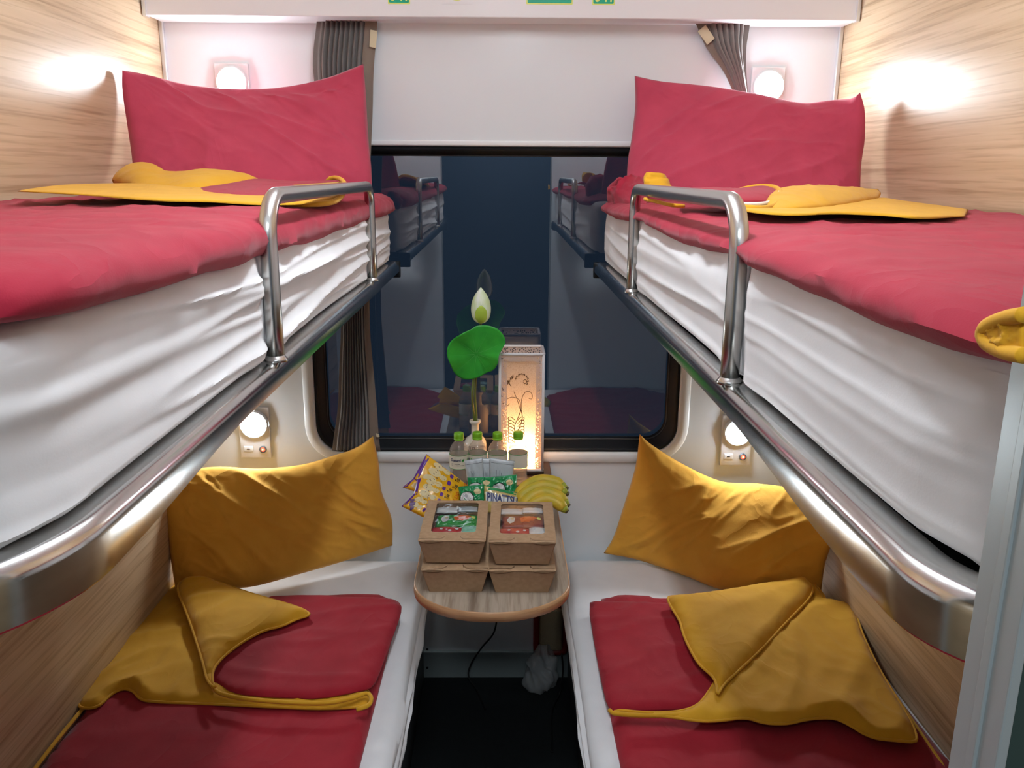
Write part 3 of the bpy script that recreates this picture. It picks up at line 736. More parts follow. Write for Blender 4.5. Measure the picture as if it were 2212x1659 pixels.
def chaikin(p, n=2, closed=True):
    for _ in range(n):
        q = []
        for i in range(len(p)):
            a, b = p[i], p[(i+1) % len(p)]
            q += [(a[0]*.75+b[0]*.25, a[1]*.75+b[1]*.25), (a[0]*.25+b[0]*.75, a[1]*.25+b[1]*.75)]
        p = q
    return p
def resample(p, step):
    L = [math.dist(p[i], p[(i+1) % len(p)]) for i in range(len(p))]; T = sum(L); n = max(12, int(T/step)); out = []; i = 0; acc = 0
    for k in range(n):
        s = T*k/n
        while acc+L[i] < s: acc += L[i]; i += 1
        f = (s-acc)/max(L[i], 1e-9); a, b = p[i], p[(i+1) % len(p)]; out.append((a[0]+(b[0]-a[0])*f, a[1]+(b[1]-a[1])*f))
    return out
def sheet(name, outline, z, h, parent, mt, wr=None, puff=None, step=.013, binding=None, base=None, smooth=2, br=.0032):
    """a cloth layer lying on the bed: outline in plan, rounded edge of height h, wrinkles wr(x,y), puff(x,y,d)"""
    P = [(q.x, q.y) if hasattr(q, 'x') else q for q in outline]
    P = resample(chaikin(P, smooth), step); n = len(P)
    xs = [a for a, b in P]; ys = [b for a, b in P]
    def inside(x, y):
        c = False; j = n-1
        for i in range(n):
            if (P[i][1] > y) != (P[j][1] > y) and x < (P[j][0]-P[i][0])*(y-P[i][1])/(P[j][1]-P[i][1])+P[i][0]: c = not c
            j = i
        return c
    def dist(x, y): return min((a-x)**2+(b-y)**2 for a, b in P)**.5
    pts = [Vector(p) for p in P]; D = [0]*n
    y = min(ys); row = 0
    while y < max(ys):
        x = min(xs)+(row % 2)*step/2
        while x < max(xs):
            if inside(x, y):
                d = dist(x, y)
                if d > step*.55: pts.append(Vector((x, y))); D.append(d)
            x += step
        y += step*.87; row += 1
    V, E_, Fc, ov, oe, of = delaunay_2d_cdt(pts, [], [list(range(n))], 1, 1e-6)
    bm = BM(); top = []; bot = []
    for k, v in enumerate(V):
        d = D[ov[k][0]] if ov[k] else 0
        e = 1-math.exp(-d/.007)
        zb = base(v.x, v.y) if base else z
        hh = h*(.35+.65*e) + (wr(v.x, v.y)*min(1, d/.02) if wr else 0) + (puff(v.x, v.y, d)*min(1, d/.012) if puff else 0)
        top.append(bm.verts.new((v.x, v.y, zb+max(.001, hh)))); bot.append(bm.verts.new((v.x, v.y, zb)))
    cnt = {}
    for f in Fc:
        bm.faces.new([top[i] for i in f]); bm.faces.new([bot[i] for i in reversed(f)])
        for a, b in zip(f, list(f[1:])+[f[0]]): cnt[(a, b)] = 1
    for (a, b) in list(cnt):
        if (b, a) not in cnt: bm.faces.new((top[b], top[a], bot[a], bot[b]))
    o = obj(name, bm, mt, parent)
    if binding:
        pts3 = []
        for a, b in P:
            zb = base(a, b) if base else z
            pts3.append(Vector((a, b, zb+h*.35)))
        obj('piping', tube(BM(), pts3, br, 8, closed=True), binding, parent)
    return o
def pz(l, z): return [PX(u, v, z=z) for u, v in l]

# left lower quilt
q = thing('red_quilt', 'red quilt folded on lower left berth, mustard corner turned back towards the pillow', 'quilt', (-.6, 1.6, .505), 'red and mustard quilts')
wa = lambda x, y: .0035*ridge(x*5+y*2, y*9, 1, 2.4)+.003*nz(x*6, y*6, 2)
sheet('lower_layer', [(-.30, .56), (-.296, 1.2), (-.292, 1.60), (-.288, 2.17), (-.42, 2.20), (-.93, 2.10), (-.942, 1.9), (-.944, 1.6), (-.944, 1.2), (-.944, .56)], .502, .026, q, M_red2, wa, None, .022, smooth=1)
obj('piping', tube(BM(), crom([Vector((-.940, y, .524+.008*math.sin(y*9))) for y in (.6, .9, 1.2, 1.5, 1.8, 2.0)], 50), .0045, 8), M_yel, q)
z1 = .530
wy = lambda x, y: .007*ridge((x*.6+y*.8)*3.0, (x*.8-y*.6)*9, 4, 2.0)+.004*ridge(x*11, y*6+x*4, 6, 3)
def bump_l(x, y, d):   # the hem lifts in one place
    c = PX(268, 1500, z=.55); return .030*math.exp(-((x-c.x)/.045)**2-((y-c.y)/.075)**2)
sheet('mustard_side', pz([(165, 1530), (183, 1482), (215, 1440), (300, 1345), (352, 1285), (378, 1262), (440, 1252), (520, 1300), (700, 1420), (800, 1498), (806, 1516), (790, 1530), (700, 1535), (600, 1531), (470, 1524), (320, 1519), (300, 1512), (288, 1494), (262, 1490), (236, 1506), (214, 1530), (190, 1534)], z1), z1, .010, q, M_yel, wy, bump_l, .012, M_yel)
z2 = .545
wr2 = lambda x, y: .005*ridge(x*4+y*3, y*8-x*2, 11, 2.2)+.003*nz(x*9, y*9, 3)
sheet('upper_red_layer', pz([(470, 1478), (452, 1470), (470, 1430), (520, 1350), (575, 1292), (600, 1289), (700, 1291), (842, 1293), (868, 1306), (866, 1330), (842, 1395), (822, 1450), (806, 1488), (770, 1496), (690, 1511), (620, 1509), (545, 1505), (500, 1497)], z2), z2, .011, q, M_red2, wr2, None, .012, smooth=1)
z3 = .566
def flap_l(x, y, d):
    return .017*(1-math.exp(-d/.035))
wf = lambda x, y: .006*ridge((x+y*.4)*3, (y-x*.4)*8, 21, 2.0)+.004*nz(x*8, y*8, 5)
sheet('turned_corner', pz([(378, 1266), (405, 1252), (446, 1250), (505, 1272), (560, 1290), (640, 1312), (672, 1328), (664, 1334), (640, 1340), (610, 1356), (570, 1364), (520, 1392), (484, 1420), (460, 1448), (458, 1478), (470, 1492), (448, 1478), (440, 1440), (425, 1390), (405, 1330)], z3), z3, .010, q, M_yel, wf, flap_l, .010, M_yel)
obj('mustard_hem', tube(BM(), crom(pz([(458, 1478), (472, 1496), (520, 1508), (600, 1516), (700, 1519), (760, 1508), (790, 1498), (802, 1508), (796, 1524), (770, 1533)], .556), 60), .0048, 10), M_yel, q)

# right lower quilt
q = thing('red_quilt', 'red quilt folded on lower right berth, wide mustard flap pulled towards the wood wall', 'quilt', (.6, 1.6, .505), 'red and mustard quilts')
sheet('lower_layer', [(.246, .56), (.247, 1.2), (.249, 1.60), (.246, 2.17), (.42, 2.19), (.88, 2.10), (.925, 1.9), (.935, 1.6), (.944, 1.2), (.944, .56)], .502, .024, q, M_red2, wa, None, .022, smooth=1)
obj('piping', tube(BM(), crom([PX(u, v, z=.524) for u, v in ((1872, 1412), (1900, 1452), (1940, 1512), (1990, 1585), (2040, 1659), (2090, 1740))], 40), .004, 8), M_yel, q)
z1 = .528
sheet('upper_red_layer', pz([(1270, 1306), (1285, 1302), (1400, 1306), (1500, 1309), (1600, 1340), (1650, 1400), (1600, 1480), (1560, 1520), (1510, 1534), (1400, 1536), (1330, 1542), (1312, 1530), (1300, 1480), (1285, 1400)], z1), z1, .014, q, M_red2, wr2, None, .012, smooth=1)
z2 = .548
def bump_r(x, y, d):
    c = PX(1640, 1545, z=.56); c2 = PX(1800, 1540, z=.56)
    return .020*math.exp(-((x-c2.x)/.06)**2-((y-c2.y)/.09)**2)+.010*math.exp(-((x-c.x)/.06)**2-((y-c.y)/.06)**2)
wy2 = lambda x, y: .009*ridge((x*.9-y*.5)*8.5, (x*.5+y*.9)*2.2, 14, 2.0)+.004*ridge(x*11, y*6+x*4, 16, 3)
sheet('mustard_side', pz([(1318, 1535), (1345, 1546), (1440, 1550), (1510, 1562), (1560, 1560), (1610, 1552), (1650, 1566), (1700, 1568), (1745, 1556), (1800, 1553), (1830, 1566), (1880, 1598), (1935, 1603), (1976, 1607), (1982, 1598), (1968, 1560), (1930, 1500), (1900, 1450), (1880, 1410), (1862, 1370), (1850, 1330), (1835, 1304), (1790, 1302), (1745, 1280), (1660, 1335), (1570, 1430), (1530, 1500), (1500, 1535), (1420, 1545)], z2), z2, .010, q, M_yel, wy2, bump_r, .012, M_yel)
z3 = .566
def flap_r(x, y, d): return .019*(1-math.exp(-d/.04))
wf2 = lambda x, y: .007*ridge((x*.8+y*.6)*3, (y*.8-x*.6)*9, 31, 2.0)+.004*nz(x*8, y*8, 15)
sheet('turned_corner', pz([(1440, 1293), (1452, 1290), (1500, 1289), (1530, 1284), (1570, 1278), (1650, 1264), (1735, 1253), (1752, 1262), (1758, 1276), (1745, 1300), (1700, 1345), (1650, 1400), (1600, 1448), (1562, 1482), (1548, 1510), (1548, 1480), (1538, 1462), (1510, 1440), (1490, 1405), (1474, 1370), (1470, 1345), (1448, 1312)], z3), z3, .010, q, M_yel, wf2, flap_r, .010, M_yel)
sheet('corner_tail', pz([(1735, 1254), (1760, 1262), (1790, 1304), (1760, 1296), (1748, 1282)], .556), .556, .010, q, M_yel, None, None, .008, M_yel)
obj('mustard_hem', tube(BM(), crom(pz([(1316, 1534), (1332, 1542), (1400, 1546), (1480, 1543), (1528, 1535), (1546, 1515), (1550, 1490)], .552), 50), .0048, 10), M_yel, q)

# ------------------------------------------------------------------ curtains
def curtain(name, label, edges, seed, pleats, tagpos=None, ybase=2.458):
    """edges: rows (v, uL, uR) from top to bottom at depth ybase"""
    NZ, NX = 60, 200
    zs = []
    rows_ = [(PX(1085, v, y=ybase).z, PX(uL, v, y=ybase).x, PX(uR, v, y=ybase).x) for v, uL, uR in edges]
    Ls = crom([Vector((a[1], 0, a[0])) for a in rows_], NZ); Rs = crom([Vector((a[2], 0, a[0])) for a in rows_], NZ)
    t = thing(name, label, 'curtain', ((Ls[-1].x+Rs[-1].x)/2, ybase, Ls[-1].z), 'window curtains')
    def S(a, j):
        L, R_ = Ls[j], Rs[j]; x = L.x+(R_.x-L.x)*a; z = L.z+(R_.z-L.z)*a
        return x, z
    for nm, a0, a1, mt in (('pleated_cloth', .0, .80, M_curt), ('border_strip', .80, 1.0, M_curt2)):
        n = int(NX*(a1-a0)); rows = []
        bm = BM()
        for j in range(NZ+1):
            row = []
            for i in range(n+1):
                a = a0+(a1-a0)*i/n; x, z = S(a, j)
                if nm == 'pleated_cloth':
                    env = 1/(1+math.exp(-(a-.14)*50)) * (1/(1+math.exp((a-.78)*80)))
                    ph = a*pleats*2*PI+1.3*nz(a*6, z*1.1, seed)
                    yy = ybase-.002-.020*env*(.5+.5*math.sin(ph))+.003*nz(a*3, z*2, seed)
                    x += .0025*math.cos(ph)*env
                else:
                    yy = ybase-.010+.003*nz(a*9, z*2, seed)
                row.append(bm.verts.new((x, yy, z)))
            rows.append(row)
        grid_faces(bm, rows)
        o = obj(nm, bm, mt, t)
        so = o.modifiers.new('thick', 'SOLIDIFY'); so.thickness = .0015
    return t, S, Ls, Rs
tc1, S1, L1, R1 = curtain('curtain', 'pleated grey brown curtain hanging straight at the left window side',
    [(20, 686, 816), (60, 684, 816), (110, 678, 812), (165, 678, 808), (250, 690, 806), (400, 715, 800), (560, 735, 800), (700, 737, 800), (800, 733, 808), (880, 730, 815), (940, 722, 819), (972, 718, 823)], 3, 12.5)
tc2, S2, L2, R2 = curtain('curtain', 'grey brown curtain gathered aside at the top right window corner',
    [(25, 1622, 1490), (60, 1618, 1506), (100, 1612, 1524), (150, 1612, 1560), (200, 1616, 1584), (240, 1620, 1606), (300, 1640, 1622)], 8, 9)
def tagplate(parent, pts, y=2.440):
    bm = BM(); loft(bm, [[PX(u, v, y=y) for u, v in pts], [PX(u, v, y=y-.002) for u, v in pts]], True, True, True)
    obj('fastener_patch', bm, M_tag, parent, False, 'pale beige patch')
tagplate(tc1, [(800, 64), (815, 67), (812, 104), (798, 101)])
tagplate(tc2, [(1507, 68), (1524, 54), (1544, 83), (1528, 97)])
tagplate(tc1, [(812, 936), (819, 938), (820, 944), (813, 944)])

# ------------------------------------------------------------------ reading lamps
def reading_lamp(u, v, label, usb, yw=YB):
    c = PX(u, v, y=yw-.03); x, z = c.x, c.z
    t = thing('reading_lamp', label, 'lamp', (x, yw, z-.112), 'reading lamps')
    p0, p1 = z-.112, z+.053
    obj('wall_plate', box(BM(), x-.049, x+.047, yw-.010, yw, p0, p1, .003), M_plastic, t)
    bm = BM(); n = 32
    def ring_(r, d): return [Vector((x+r*math.cos(k*2*PI/n), yw-d, z+r*math.sin(k*2*PI/n))) for k in range(n)]
    loft(bm, [ring_(.045, .010), ring_(.044, .018), ring_(.040, .022), ring_(.039, .018)])
    obj('lamp_rim', bm, M_plastic, t)
    bm = BM(); loft(bm, [ring_(.0388, .012), ring_(.0385, .019), ring_(.033, .027), ring_(.018, .033), ring_(.006, .035)], True, False, True)  # lens made wide so its shape takes in the lamp's white bloom
    obj('lens', bm, M_lamp, t)
    if usb:
        zz = z-.082
        w_ = obj('usb_socket', box(BM(), x-.037, x-.009, yw-.0115, yw-.008, zz-.008, zz+.010, .001), M_plastic, t)
        g = obj('port', box(BM(), x-.028, x-.018, yw-.0122, yw-.0105, zz-.001, zz+.002), M_port, w_); WORLD[g.name] = WORLD[t.name]
        def rg(r, d): return [Vector((x+.022+r*math.cos(k*2*PI/24), yw-d, zz+r*math.sin(k*2*PI/24))) for k in range(24)]
        bm = BM(); loft(bm, [rg(.0115, .009), rg(.0115, .013), rg(.007, .014), rg(.007, .0125)], True, True, True)
        sw = obj('switch_button', bm, M_grey, t)
        bm = BM(); loft(bm, [rg(.007, .0125), rg(.0065, .0145), rg(.003, .0150)], True, False, True)
        g = obj('glow_ring', bm, M_redled, sw); WORLD[g.name] = WORLD[t.name]
        bm = BM(); loft(bm, [rg(.0026, .0145), rg(.0022, .0158)], True, False, True)
        obj('glow_core', bm, M_redled2, sw)
def fixparent(): pass
_obj = obj
reading_lamp(497, 178, 'lit white reading lamp behind the red pillow, upper left', True)
reading_lamp(1664, 186, 'lit white reading lamp behind the red pillow, upper right', True)
reading_lamp(545, 920, 'lit reading lamp with red button above the ochre pillow, lower left', True)
reading_lamp(1597, 937, 'lit reading lamp with red button above the ochre pillow, lower right', True)

# ------------------------------------------------------------------ table
ZT = .750
t = thing('folding_table', 'pale wood grain table with rounded end fixed under the window', 'table', (-.023, 2.1, ZT-.026))
cx, hw = -.0225, .187; yf = 1.672
def tab(w_, z, sh=0):
    p = []
    r = .155-sh
    xa, xb, ya = cx-w_+0, cx+w_, yf+sh
    pts = [(xb, YB-.001)]
    for k in range(25):   # superellipse end
        a = PI*k/24; c, s_ = math.cos(a), math.sin(a)
        pts.append((cx+w_*math.copysign(abs(c)**.95, c), (ya+.155)-.155*abs(s_)**.97))
    pts.append((xa, YB-.001))
    return [Vector((x, y, z)) for x, y in pts]
bm = BM(); loft(bm, [tab(hw-.003, ZT, .003), tab(hw-.003, ZT-.024, .003)], True, True, True); obj('tabletop', bm, M_table, t, False)
bm = BM(); 
L_ = [tab(hw-.004, ZT-.0245, .004), tab(hw, ZT-.023, 0), tab(hw+.0008, ZT-.012, -.0008), tab(hw, ZT-.0015, 0), tab(hw-.002, ZT+.0004, .002), tab(hw-.004, ZT-.0005, .004)]
loft(bm, L_, False); obj('edge_band', bm, M_edge, t)
obj('wall_bracket', box(BM(), cx-.12, cx+.12, 2.30, YB, ZT-.06, ZT-.0245, .004), M_dark, t)

# ------------------------------------------------------------------ meal boxes
def meal_box(x, y, z0, h, yaw, label, window, cat='box'):
    t = thing('meal_box', label, cat, (x, y, z0), 'kraft meal boxes')
    c, s_ = math.cos(yaw), math.sin(yaw)
    def T(a, b, zz): return Vector((x+a*c-b*s_, y+a*s_+b*c, z0+zz))
    bw, bd, tw, td = .062, .104, .077, .121
    def R4(w_, d_, zz, r=.003): return [T(a, b, zz) for a, b in rrect(-w_, w_, -d_, d_, r, 3)]
    bm = BM(); loft(bm, [R4(bw-.001, bd-.001, .0015), R4(bw, bd, .0), R4(tw, td, h-.0015)], True)
    r0 = R4(bw-.001, bd-.001, .0015)
    bm.faces.new([bm.verts.new(p) for p in r0])
    loft(bm, [R4(tw-.0012, td-.0012, h-.0015), R4(bw-.0015, bd-.0015, .004)], True)
    autos(obj('tray_body', bm, M_kraft, t), 30)
    wx, wy0, wy1 = .053, -.074, .108
    bm = BM()
    if window:
        hole = lambda zz: [T(a, b, zz) for a, b in rrect(-wx, wx, wy0, wy1, .010, 3)]
        loft(bm, [hole(h-.001), R4(tw, td, h-.001), R4(tw+.0008, td+.0008, h+.0005), hole(h+.0012), hole(h-.001)], True)
    else:
        loft(bm, [R4(tw, td, h-.001), R4(tw+.0008, td+.0008, h+.0005), R4(tw-.002, td-.002, h+.0012)], True, True, True)
    autos(obj('lid', bm, M_kraft, t), 30)
    # lock flaps: two raised slits at the front edge
    for sx in (-1, 1):
        bm = BM(); rows = []
        for k in range(13):
            f = k/12; a = sx*(tw-.001-f*.058); lift = .0045*math.sin(PI*min(1, f*1.15))
            bb = -td-.0008+ (0 if f < .86 else (f-.86)*.09)
            rows.append([T(a, bb+.012, h+.0014), T(a, bb, h+.0012+lift*.55), T(a, bb-.0012, h-.001+lift*.35), T(a, bb+.010, h+.0004)])
        loft(bm, rows, True, True, True); obj('lock_flap', bm, M_kraft, t)
        bm = BM(); rows = []
        for k in range(13):
            f = k/12; a = sx*(tw-.002-f*.055); g = .0032*math.sin(PI*min(1, f*1.1))
            rows.append([T(a, -td-.0022, h-.0005+g*.2), T(a, -td-.0024, h-.0012-g*1.3), T(a, -td+.0006, h-.0012-g*1.3), T(a, -td+.0006, h-.0005)])
        loft(bm, rows, True, True, True); obj('slot', bm, M_kraft_in, t)
    if window:
        bm = BM()
        fr = []
        n1, n2 = 20, 20
        for j in range(n2+1):
            fr.append([bm.verts.new(T(-wx-.004+(2*wx+.008)*i/n1, wy0-.004+(wy1-wy0+.008)*j/n2, h-.0016+.0012*nz(i*.35, j*.5, x*9))) for i in range(n1+1)])
        grid_faces(bm, fr); obj('clear_window', bm, M_film, t)
    return T
hL = .063; hU = .062
meal_box(-.107, 1.874, ZT, hL, 0.0, 'lower left kraft meal box, under the box with the green packet', False)
meal_box(.048, 1.870, ZT, hL, 0.0, 'lower right kraft meal box, under the box with the reddish packet', False)
ZU = ZT+hL+.0062
TL_ = meal_box(-.1125, 1.884, ZU, hU, -.012, 'upper left kraft meal box with clear window over a green packet', True)
TR_ = meal_box(.050, 1.876, ZU, hU, -.02, 'upper right kraft meal box with clear window over a reddish packet', True)

def packet(T, a0, a1, b0, b1, z, mt, name, label, cat, th=.006, decals=(), seed=1, tilt=0):
    """small flat packet lying in a box; local rectangle a,b at height z"""
    P = Patch([T(a0, b1, z+tilt), T(a1, b1, z+tilt)], [T(a1, b1, z+tilt), T(a1, b0, z)], [T(a0, b0, z), T(a1, b0, z)], [T(a0, b1, z+tilt), T(a0, b0, z)], 24, 16)
    bm, fn = P.build(th, .5, .3, lambda a, b: .0012*nz(a*7, b*5, seed), UPV)
    t = thing(name, label, cat, T((a0+a1)/2, (b0+b1)/2, z-th*.5))
    obj('pouch', bm, mt, t)
    for nm, polys, m2, off in decals: obj(nm, decal(fn, polys, off), m2, t, False)
    return t
for T, k in ((TL_, 0), (TR_, 1)):
    s_ = 'left' if k == 0 else 'right'
    packet(T, -.054, .006, .078, .108, .046, M_bagw, 'wet_wipe_packet', 'white paper packet at the back inside the upper %s meal box' % s_, 'packet', seed=3)
    packet(T, .0, .052, .070, .098, .053, M_bagw if k else M_sach, 'sugar_sachet', 'small pale sachet over the white packet in the upper %s meal box' % s_, 'sachet', seed=4)
    packet(T, -.050, .054, .000, .066, .042, M_starg if k == 0 else M_bakel, 'snack_packet', ('dark green packet with orange print behind the left box window' if k == 0 else 'dark reddish packet with orange print behind the right box window'), 'packet', .010,
        [('cup_print', [ell(.22, .5, .10, .28, 14, wob=.3)], M_bagw, .0008), ('bean_print', [ell(.25, .42, .04, .10)], M_biscuit, .0014), ('splash_print', [ell(.62, .42, .18, .30, 22, .2, .5)], M_or, .0008), ('seal_print', [ell(.88, .35, .05, .12)], M_sticky, .0012)], 5)
    packet(T, -.056, .026, -.058, -.008, .043, M_redp, 'jam_sachet', 'glossy crimson sachet at the front inside the upper %s meal box' % s_, 'sachet', .008,
        [('dot_print', [ell(.3, .4, .05, .10), ell(.55, .6, .05, .1), ell(.75, .4, .05, .1)], M_bagw, .001)], 6)
    packet(T, .016, .056, -.052, -.012, .048, mat('mint_green_film', (.30, .60, .45), .3) if k == 0 else M_bagw, 'cream_packet', ('mint packet in the front corner of the upper left meal box' if k == 0 else 'crumpled white napkin packet in the front corner of the upper right meal box'), 'packet', .008, (), 7)

# ------------------------------------------------------------------ tray with lantern, vase and bottles
t = thing('wooden_tray', 'low dark wooden tray box with golden front rail at the back of table', 'tray', (.0, 2.38, ZT), None)
bm = BM(); box(bm, -.150, .150, 2.268, 2.485, ZT+.058, ZT+.070, .002); box(bm, -.150, .150, 2.47, 2.485, ZT+.0005, ZT+.058); box(bm, -.150, -.138, 2.268, 2.47, ZT+.0005, ZT+.058); box(bm, .138, .150, 2.268, 2.47, ZT+.0005, ZT+.058)
obj('body', bm, M_dwood, t, False)
obj('front_rail', box(BM(), -.148, .150, 2.258, 2.2675, ZT+.060, ZT+.0665, .002), M_gold, t)
obj('rail_post', box(BM(), .078, .086, 2.259, 2.267, ZT+.040, ZT+.0598, .001), M_gold, t)
ZTR = ZT+.070

# lantern
LX0, LX1, LY0, LY1, LZ0, LZ1 = -.006, .121, 2.362, 2.478, ZTR+.010, 1.190
t = thing('lantern', 'tall square white lace lantern glowing warm behind the water bottles', 'lantern', ((LX0+LX1)/2, (LY0+LY1)/2, ZTR))
obj('base', box(BM(), LX0-.006, LX1+.006, LY0-.004, LY1+.004, ZTR, LZ0, .002), M_dwood, t)
ins = .0045
for x_ in (LX0, LX1):
    for y_ in (LY0, LY1):
        obj('post', tube(BM(), [(x_, y_, LZ0), (x_, y_, LZ1)], .0042, 10), M_lframe, t)
for z_ in (LZ0+.004, LZ1):
    obj('rim', tube(BM(), [Vector((a, b, z_)) for a, b in rrect(LX0-.001, LX1+.001, LY0-.001, LY1+.001, .008, 4)], .0046, 10, closed=True), M_lframe, t)
for nm, a, b in (('front', (LX0, LY0), (LX1, LY0)), ('right', (LX1, LY0), (LX1, LY1)), ('back', (LX1, LY1), (LX0, LY1)), ('left', (LX0, LY1), (LX0, LY0))):
    # lace borders of each side: strips left and right and a band on top
    bm = BM(); A, B = Vector((*a, 0)), Vector((*b, 0)); d = (B-A)
    for f0, f1, za, zb_ in ((.03, .17, LZ0, LZ1), (.83, .97, LZ0, LZ1), (.17, .83, LZ1-.022, LZ1)):
        p = [A+d*f0, A+d*f1]
        v = [bm.verts.new((p[0].x, p[0].y, za)), bm.verts.new((p[1].x, p[1].y, za)), bm.verts.new((p[1].x, p[1].y, zb_)), bm.verts.new((p[0].x, p[0].y, zb_))]
        bm.faces.new(v)
    o = obj('lace_panel', bm, M_lace, t, False)
i_ = .011
bm = BM(); loft(bm, [[Vector((a, b, z_)) for a, b in rrect(LX0+i_, LX1-i_, LY0+i_, LY1-i_, .004, 3)] for z_ in (LZ0+.001, 1.172)], True); obj('paper_shade', bm, M_paper, t, False)
obj('bulb', lathe(BM(), [(.004, 0), (.010, .008), (.014, .020), (.012, .034), (.004, .042)], ((LX0+LX1)/2, (LY0+LY1)/2, LZ0+.030), 20), M_bulb, t)
obj('lamp_holder', lathe(BM(), [(.013, 0), (.013, .028), (.009, .031)], ((LX0+LX1)/2, (LY0+LY1)/2, LZ0), 16), M_plastic, t)
# wire flower ornament on the front
bm = BM(); yo = LY0+i_-.0035
def orn(pts, r=.0008): tube(bm, crom([PX(u, v, y=yo) for u, v in pts], 26), r, 6)
orn([(1125, 885), (1122, 865), (1108, 858), (1096, 862), (1092, 870), (1096, 876), (1101, 872)])
orn([(1126, 885), (1127, 862), (1134, 848), (1144, 846), (1150, 854), (1148, 862), (1142, 860)])
orn([(1124, 886), (1118, 866), (1110, 846)])
orn([(1126, 884), (1120, 900), (1112, 920), (1112, 945)], .0012)
orn([(1126, 886), (1128, 905), (1120, 930), (1116, 950)], .0012)
for k in range(8):
    u, v = 1108, 900+k*7
    orn([(1113, v+8), (u-4, v+1), (u-10, v+2), (u-9, v+7), (u-4, v+8)], .0011)
    if k < 6: orn([(1118, v+8), (1126, v+1), (1132, v+2), (1131, v+7), (1125, v+7)], .0011)
for k in range(7):
    a = k*.55; orn([(1105+7*math.cos(a)-4, 822+k*3-8), (1103+6*math.cos(a+.6), 818+k*3-8), (1106+5*math.cos(a+1), 822+k*3-6)], .0011)
for k in range(9):
    a = PI*.95-k*.42; c_ = (1127, 822); orn([(c_[0]+13*math.cos(a), c_[1]-13*math.sin(a)), (c_[0]+15*math.cos(a-.15), c_[1]-15*math.sin(a-.15)), (c_[0]+12*math.cos(a-.3), c_[1]-12*math.sin(a-.3))], .0011)
orn([(1130, 824), (1134, 820), (1138, 824), (1134, 829), (1130, 826)], .0010)
obj('wire_flower', bm, M_ornam, t)

# vase with lotus
vx, vy = -.080, 2.395
t = thing('vase', 'cream ceramic bottle vase holding the lotus, printed with dark numerals', 'vase', (vx, vy, ZTR))
prof = [(.026, 0), (.031, .002), (.0335, .008), (.0335, .088), (.032, .096), (.026, .106), (.018, .112), (.0125, .116), (.0115, .122), (.0115, .145), (.0135, .150), (.0165, .153), (.0175, .157), (.0165, .161), (.013, .162), (.0105, .158), (.010, .120)]
obj('body', lathe(BM(), prof, (vx, vy, ZTR), 40, True, False), M_cer, t)
cyl = lambda r: (lambda a, b: (Vector((vx+r*math.sin(a), vy-r*math.cos(a), ZTR+b)), Vector((math.sin(a), -math.cos(a), 0))))
obj('lettering', text_on(cyl(.0335), '30', -.62, .05, .088, .070, .03, .0004), M_ink, t, False)
obj('lettering', text_on(cyl(.0335), 'VASE' if False else 'Nº', -.55, .1, .060, .045, .0, .0004), M_ink, t, False) if False else None
t = thing('lotus_flower', 'white lotus bud with a round green leaf standing in the vase', 'flower', (vx, vy, ZTR+.02))
yL = 2.335
obj('leaf_stem', tube(BM(), crom([Vector((vx+.003, vy, ZTR+.03)), Vector((vx+.004, vy, ZTR+.16)), PX(1026, 850, y=yL+.035), PX(1029, 800, y=yL+.030), PX(1030, 780, y=yL+.018), PX(1029, 766, y=yL+.003)], 30), .0036, 10), M_stem, t)
obj('flower_stem', tube(BM(), crom([Vector((vx-.004, vy+.003, ZTR+.03)), Vector((vx-.003, vy+.003, ZTR+.16)), PX(1020, 850, y=yL+.012), PX(1028, 780, y=yL+.03), PX(1036, 712, y=yL+.012), PX(1040, 694, y=yL)], 40), .0034, 10), M_stem, t)
out = [(965, 763), (969, 745), (980, 732), (1001, 719), (1018, 711), (1030, 704), (1052, 703), (1072, 709), (1086, 722), (1092, 738), (1086, 752), (1078, 768), (1075, 785), (1066, 799), (1050, 806), (1036, 814), (1014, 820), (996, 817), (982, 806), (974, 790), (968, 776)]
oc = crom([Vector((u, v, 0)) for u, v in out+[out[0]]], 120)[:-1]
cc = (1029, 765)
bm = BM(); NR = 16; rows = []
for k in range(1, NR+1):
    f = k/NR; row = []
    for i, q_ in enumerate(oc):
        a = math.atan2(q_.y-cc[1], q_.x-cc[0])
        vein = .0016*abs(math.sin(a*5+.3))*f
        yy = yL-.004-.012*(f**1.6)-.010*f*f*math.sin(a*2+1.0)-.004*f*f*math.sin(a*5)+.004-vein + .014*math.sin(a)*f
        row.append(bm.verts.new(PX(cc[0]+(q_.x-cc[0])*f, cc[1]+(q_.y-cc[1])*f, y=yy)))
    rows.append(row)
grid_faces(bm, rows, True); cv = bm.verts.new(PX(*cc, y=yL-.003))
for i in range(len(rows[0])): bm.faces.new((rows[0][i], rows[0][(i+1) % len(oc)], cv))
lf = obj('leaf', bm, M_leaf, t); so = lf.modifiers.new('thick', 'SOLIDIFY'); so.thickness = .0012; so.offset = 1 if False else 0
bm = BM()
